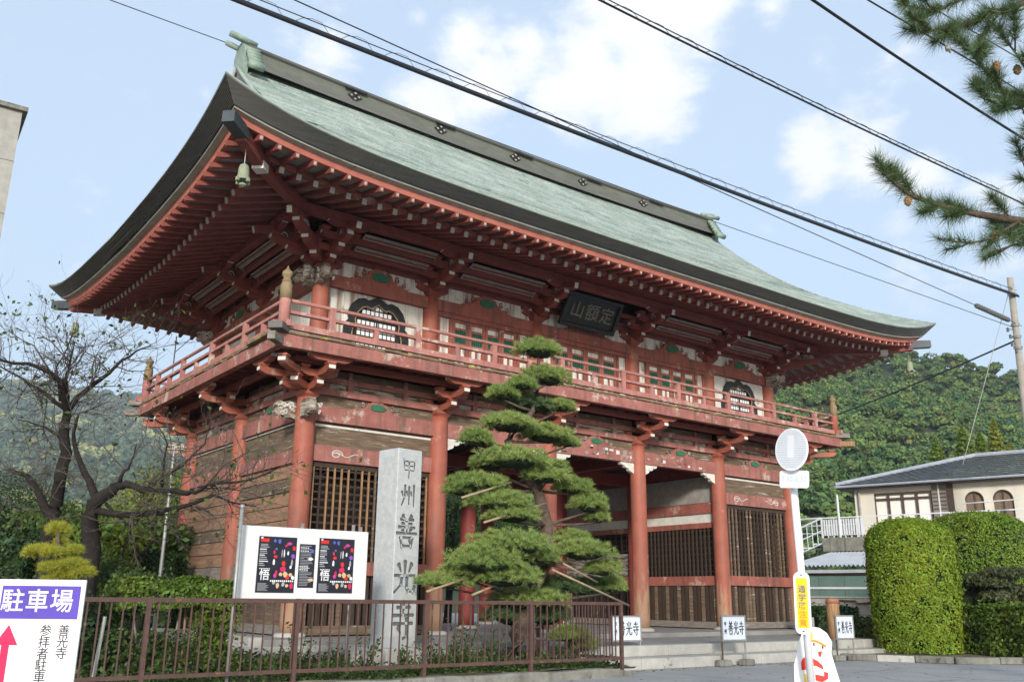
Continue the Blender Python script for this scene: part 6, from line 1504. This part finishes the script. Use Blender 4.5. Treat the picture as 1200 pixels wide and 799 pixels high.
# pale low house behind the left trees and one thin grey lamp pole
p=at(185,612,52); t=thing('distant_house',(p.x,p.y,-.5),'small white house glimpsed between the cherry limbs left of the gate','house')
b=MB(); b.box((0,0,1.9),(5,4,3.8)); loc(b,'wall',cream,t); b=MB(); b.prism([(-3,0),(3,0),(0,1.3)],5,(0,2.5,3.8),(1,0,0),(0,0,1)); loc(b,'roof',slate,t)
b=MB(); b.box((0,-2.02,2),(1.2,.06,1.2)); loc(b,'window',glass,t)
p=at(18,566,60); t=thing('distant_house',(p.x,p.y,-.5),'low house with a pale teal roof at the left edge beyond the trees','house')
b=MB(); b.box((0,0,2),(9,5,4)); loc(b,'wall',cream,t); b=MB(); b.prism([(-5,0),(5,0),(3.5,1.4),(-3.5,1.4)],6,(0,3,4),(1,0,0),(0,0,1)); loc(b,'roof',teal,t)
b=MB(); b.box((1,-2.53,2.2),(1.6,.06,1.2)); loc(b,'window',glass,t)
p=at(191,645,19.5); t=thing('thin_pole',(p.x,p.y,-.5),'thin dark metal pole standing among the cherry limbs left of the gate','pole'); b=MB(); b.tube([(0,0,0),(0,0,at(194,520,19.5).z+.5)],[.045,.03],8); loc(b,'shaft',steelp,t)
# ============================================================ pale building at the far left
cn=at(27.5,127,32); t=thing('concrete_building',(cn.x,cn.y,-.55),'tall plain pale concrete building cut off by the left edge of the photo','building')
rz_=cn-C0; rz_.z=0; rz_.normalize(); lu=Vector((-rz_.y,rz_.x,0)); lu=(lu-rz_*.06).normalized(); fu=Vector((lu.y,-lu.x,0)); 
if fu.dot(FWH)<0: fu=-fu
M=Matrix(((lu.x,fu.x,0),(lu.y,fu.y,0),(0,0,1)))
nz=9; zt_=cn.z
for k in range(nz):
    z0=-.55+(zt_+.45)*k/nz; z1=-.55+(zt_+.45)*(k+1)/nz-.02
    for j in range(4): b=MB(); b.box(Vector((cn.x,cn.y,0))+lu*(1.25+2.5*j)+fu*5+Vector((0,0,(z0+z1)/2)),(2.485,10,z1-z0),M); build(b,'wall_panel',concpale,t)
b=MB(); b.box(Vector((cn.x,cn.y,zt_-.08))+lu*4.95+fu*4.95,(10.2,10.2,.16),M); build(b,'parapet_cap',concrete,t)
# ============================================================ utility pole and wires
ptop=at(1183.5,325,35); pb=at(1226,700,35); pb.z=-.55; t=thing('utility_pole',pb,'slightly leaning concrete utility pole at the right edge carrying the wires','utility pole')
pm=ptop-pb; b=MB(); b.tube([(0,0,0),tuple(pm)],[.155,.115],14); loc(b,'pole',polem,t,True)
for (px,py,l) in ((1190,345,.6),(1195,381,.3),(1197,395,.3),(1199,408,.3)):
    c=pm*((at(px,py,35).z-pb.z)/pm.z); b=MB(); b.tube([c-pm.normalized()*.05,c+pm.normalized()*.05],.16,12); loc(b,'band',steelp,t)
for k,(px,py) in enumerate(((1181,386),(1184,394),(1186,403),(1191,410))):
    c=at(px,py,34.8)-pb; a=pm*((at(px,py,35).z-pb.z)/pm.z); b=MB(); b.tube([a,c],.02,5); b.lathe([(.01,-.10),(.06,-.08),(.04,-.02),(.06,.02),(.02,.08)],c,8); loc(b,'insulator',copperdark,t)
def wire(pts,r,label,sag=0,loops=None,grp=None,m=wirem,name='overhead_wire',n=28):
    A,Bq=pts[0],pts[-1]; P=[]
    for k in range(n+1):
        s=k/n*(len(pts)-1); i=min(int(s),len(pts)-2); P.append(Vector(pts[i]).lerp(Vector(pts[i+1]),s-i)-Vector((0,0,sag*4*(k/n)*(1-k/n))))
    t=thing(name,P[0],label,'wire',grp)
    b=MB(); b.tube([p-P[0] for p in P],r,6); o=loc(b,'cable',m,t,True)
    if loops:
        b=MB(); dv=(P[-1]-P[0]).normalized(); sd=dv.cross(Vector((0,0,1))).normalized(); L=(P[-1]-P[0]).length; k=int(L/loops[0])
        mp_=lambda s: (lambda q,i:P[i].lerp(P[min(i+1,n)],q-i))(s*n,min(int(s*n),n-1))
        b.tube([p-P[0]+Vector((0,0,loops[1])) for p in P],.012,5)
        if len(loops)>2: b.tube([p-P[0]+Vector((0,0,-.06))+sd*.05 for p in P],r*.8,6)
        for q in range(k):
            c=mp_((q+.5)/k)-P[0]; w_=loops[0]*.42
            b.tube([c+dv*(-w_),c+dv*(-w_*.5)+Vector((0,0,loops[1]*.9)),c+Vector((0,0,loops[1]*1.25)),c+dv*(w_*.5)+Vector((0,0,loops[1]*1.2)),c+dv*w_+Vector((0,0,.0))],.006,4)
        loc(b,'lashing',m,t,True)
    return t
def far(px0,py0,px1,py1,d1,z0=None,ext=.35,hgt=None):
    A=at(px1,py1,d1); Bq=onz(px0,py0,(A.z if hgt is None else hgt)); return [Bq+(Bq-A)*ext,A]
wire(far(303,0,1192,346,35),.05,'thickest bundled black cable crossing above the roof from the top left to the utility pole',.25,(1.0,.20,1),'overhead wires')
wire(far(345,-2,1144,358,33.5),.013,'thin wire dipping below the thick bundle to a ribbed sleeve near the pole',.05,None,'overhead wires')
s0_,s1_=at(1144,358,33.5),at(1182,375,34.7); t=thing('wire_sleeve',s0_,'ribbed dark sleeve on the wire just left of the utility pole','cable sleeve'); b=MB()
n_=24
b.tube([(s1_-s0_)*(k/n_) for k in range(n_+1)],[.085+.02*(k%2) for k in range(n_+1)],8); loc(b,'sleeve',copperdark,t)
wire([s1_,at(1197,382,35)],.013,'short wire from the ribbed sleeve to the utility pole',0,None,'overhead wires')
wire([at(60,-25,20),at(278,55,27.0),at(835,259,32),at(1186,383,35)],.012,'thin single wire passing behind the roof ridge',0,None,'overhead wires',n=30)
wire(far(712,0,1172,226,24),.022,'looped cable from the top centre to the pine branches at the right',.12,(.8,.10),'overhead wires')
A_=at(1172,226,24); wire([A_,A_+(A_-at(1000,144,20))*1.5],.022,'continuation of the looped cable beyond the pine branch',0,None,'overhead wires')
wire(far(955,-1,1200,163,14),.020,'single thick black cable crossing the sky at the upper right',.05,None,'overhead wires')
A_=at(1200,163,14); wire([A_,A_+Vector((6,-2,-.8))],.02,'end of the single thick cable outside the right edge',0,None,'overhead wires')
wire(far(1015,-1,1135,70,15),.014,'thin wire at the top right with a small white connector',.0,None,'overhead wires')
A_=at(1135,70,15); wire([A_,at(1290,165,17)],.012,'thin wire running on behind the pine needles',0,None,'overhead wires')
wire([at(1060,-10,15),at(1290,125,16)],.010,'very thin wire above, crossing the upper pine branch',0,None,'overhead wires')
c=at(1111,57,14.6); t=thing('wire_connector',c,'small pale connector knot on the thin wire at the top right','connector'); b=MB(); lump(b,(0,0,0),(.05,.05,.05),n=8); b.tube([(-.06,0,.04),(.07,0,-.05)],.02,6); loc(b,'connector',concpale,t)
wire([at(1190,399,35),at(984,478,50),at(900,508,60)],.035,'dark cable running down left from the pole in front of the wooded hill',.3,None,'overhead wires')
g0=at(1181,347,35); g1=at(1128,545,33); wire([g0,g1],.012,'pale guy wire from the pole down to the house roof',0,None,'overhead wires',m=concpale)
# ============================================================ overhanging pine boughs, top right
base=at(1600,640,10.5); t=thing('roadside_pine',(base.x,base.y,-.55),'large pine whose needle boughs hang into the top right corner','pine tree')
b=MB(); top_=at(1480,-60,10.0); b.tube([(base.x,base.y,-.6),(base.x+.1,base.y,2),at(1560,200,10.4),top_],[.28,.24,.18,.10],12); build(b,'trunk',pinebark,t,True)
def bough(pts,r0,r1,dep_,side=6,tuft=56,tl=.16,seed=1):
    rr=random.Random(seed); P=[at(x,y,dep_+dd) for x,y,dd in pts]; b=MB(); n=len(P); b.tube(P,[r0+(r1-r0)*k/(n-1) for k in range(n)],7)
    TP=[];TD=[]
    def tufts(q0,q1,k,spread=.7):
        dv=(q1-q0).normalized()
        for i in range(k):
            s=(i+rr.random())/k; TP.append(tuple(q0.lerp(q1,s))); TD.append(tuple(dv*.75+Vector((0,0,.12))))
    for i in range(n-1):
        L=(P[i+1]-P[i]).length; dv=(P[i+1]-P[i]).normalized(); tufts(P[i],P[i+1],max(2,int(L/.045))) if pts[i][0]<1185 else None
        for k in range(max(1,int(L*side))):
            q=P[i].lerp(P[i+1],rr.random()); sd=(dv*.8+RHv*rr.uniform(-.5,.3)+Vector((0,0,1))*rr.uniform(-.55,1.0)+FWv*rr.uniform(-.7,.7)).normalized(); l=rr.uniform(.12,.36)
            e=q+sd*l; b.tube([q,(q+e)/2+Vector((0,0,-.015)),e],[.008,.007,.005],5); tufts(q+sd*l*.25,e,max(3,int(l/.035)))
    o=build(b,'bough',pinebark,t,True)
    v,f=needles(np.array(TP),np.array(TD),tuft,tl,.0045,.95); m=npmesh('needles',v,f,needled); link(m,'needles',o)
    return P
RHv=RH; FWv=FWH
P=bough([(1560,330,.6),(1300,270,.2),(1195,259,0),(1150,252,0),(1110,243,-.1),(1068,230,-.1),(1045,212,-.2),(1031,198,-.2)],.05,.008,8.2,7,seed=1)
bough([(1195,259,0),(1180,268,-.1),(1160,280,-.2),(1140,285,-.2),(1115,282,-.2)],.015,.005,8.2,9,tuft=22,seed=2)
bough([(1230,262,.2),(1205,285,.1),(1185,288,0),(1168,294,0)],.02,.006,8.3,8,seed=3)
bough([(1560,60,.6),(1300,-20,.3),(1210,0,0),(1160,18,0),(1125,31,0),(1100,36,-.1),(1075,36,-.1)],.04,.007,8.0,8,seed=4)
bough([(1180,-30,.1),(1125,0,0),(1100,12,0),(1075,10,-.1),(1056,4,-.1)],.015,.006,8.0,9,seed=5)
bough([(1300,130,.3),(1215,120,0),(1180,112,0),(1162,92,0),(1146,72,-.1),(1128,50,-.1)],.03,.007,7.9,9,seed=6)
bough([(1215,120,0),(1190,128,0),(1168,122,-.1),(1152,116,-.1)],.015,.005,7.9,9,seed=7)
bough([(1240,100,0),(1205,85,0),(1190,62,0),(1183,52,0)],.015,.005,7.8,9,seed=8)
bough([(1250,165,0),(1215,145,0),(1198,132,0)],.015,.005,7.9,7,seed=9)
bough([(1300,-20,0),(1240,0,0),(1195,12,0),(1172,15,0)],.015,.005,7.7,7,tuft=18,seed=10)
bough([(1230,262,.2),(1215,230,.1),(1204,205,.1),(1200,192,.1)],.015,.005,8.2,9,seed=11)
for k,(px,py,l) in enumerate(((1168,78,'brown pine cone at the top right, left one of the upper pair'),(1192,82,'brown pine cone at the top right edge, right one of the upper pair'),(1064,236,'small pine cone hanging under the long lower bough'),(1165,278,'dark pine cone in the dense needles of the lower bough'))):
    c=at(px,py,7.8 if py<100 else 8.05); t_=thing('pine_cone',c,l,'pine cone','pine cones on the overhanging boughs'); b=MB()
    b.lathe([(.004,-.05),(.022,-.035),(.03,0),(.024,.03),(.008,.05)],n=10)
    for q in range(26): a=q*2.4; z=-.04+q*.0032; r_=.031*math.sin(math.pi*(.12+.8*(z+.04)/.085)); b.box((r_*math.cos(a),r_*math.sin(a),z),(.012,.012,.006),Matrix.Rotation(a,3,'Z'))
    loc(b,'cone_scales',tanwood,t_)
# leaf litter along the kerbs and steps
n=900; P=[]
for k in range(n):
    q=random.random()
    if q<.5: A,B=pts0[0],pts0[1]; c=A.lerp(B,random.random())+Vector((random.gauss(0,.12),-abs(random.gauss(0,.35)),0)); P.append((c.x,c.y,-.545))
    elif q<.8: P.append((random.uniform(4.2,15),-5.0-abs(random.gauss(0,.18)),-.545))
    else: P.append((random.uniform(3,22),random.uniform(-9,-5),-.545))
v,f=leafquads(np.array(P),.03,np.tile((0,0,1.),(n,1)),.25); link(npmesh('leaf_litter',v,f,mat('dry_leaf',(.16,.10,.05),(.10,.065,.035),3,.9,0,island=.4)),'leaf_litter',None,kind='stuff',label='scattered small dry leaves on the road near the kerb and steps',category='leaf litter')
# ============================================================ air
HAZE=True
if HAZE:
    b=MB(); b.box((250,650,213),(3600,3700,452)); 
    hm=bpy.data.materials.new('haze_air'); hm.use_nodes=True; nt=hm.node_tree; nt.nodes.clear(); o_=nt.nodes.new('ShaderNodeOutputMaterial'); pv=nt.nodes.new('ShaderNodeVolumePrincipled'); pv.inputs['Density'].default_value=.00034; pv.inputs['Color'].default_value=(.86,.92,1,1); pv.inputs['Anisotropy'].default_value=.3
    nt.links.new(pv.outputs[0],o_.inputs['Volume'])
    h=build(b,'haze',hm); h['kind']='stuff'; h['label']='thin pale air between the viewer and the far hills'; h['category']='haze'
print('TOTAL objs',len(bpy.data.objects))
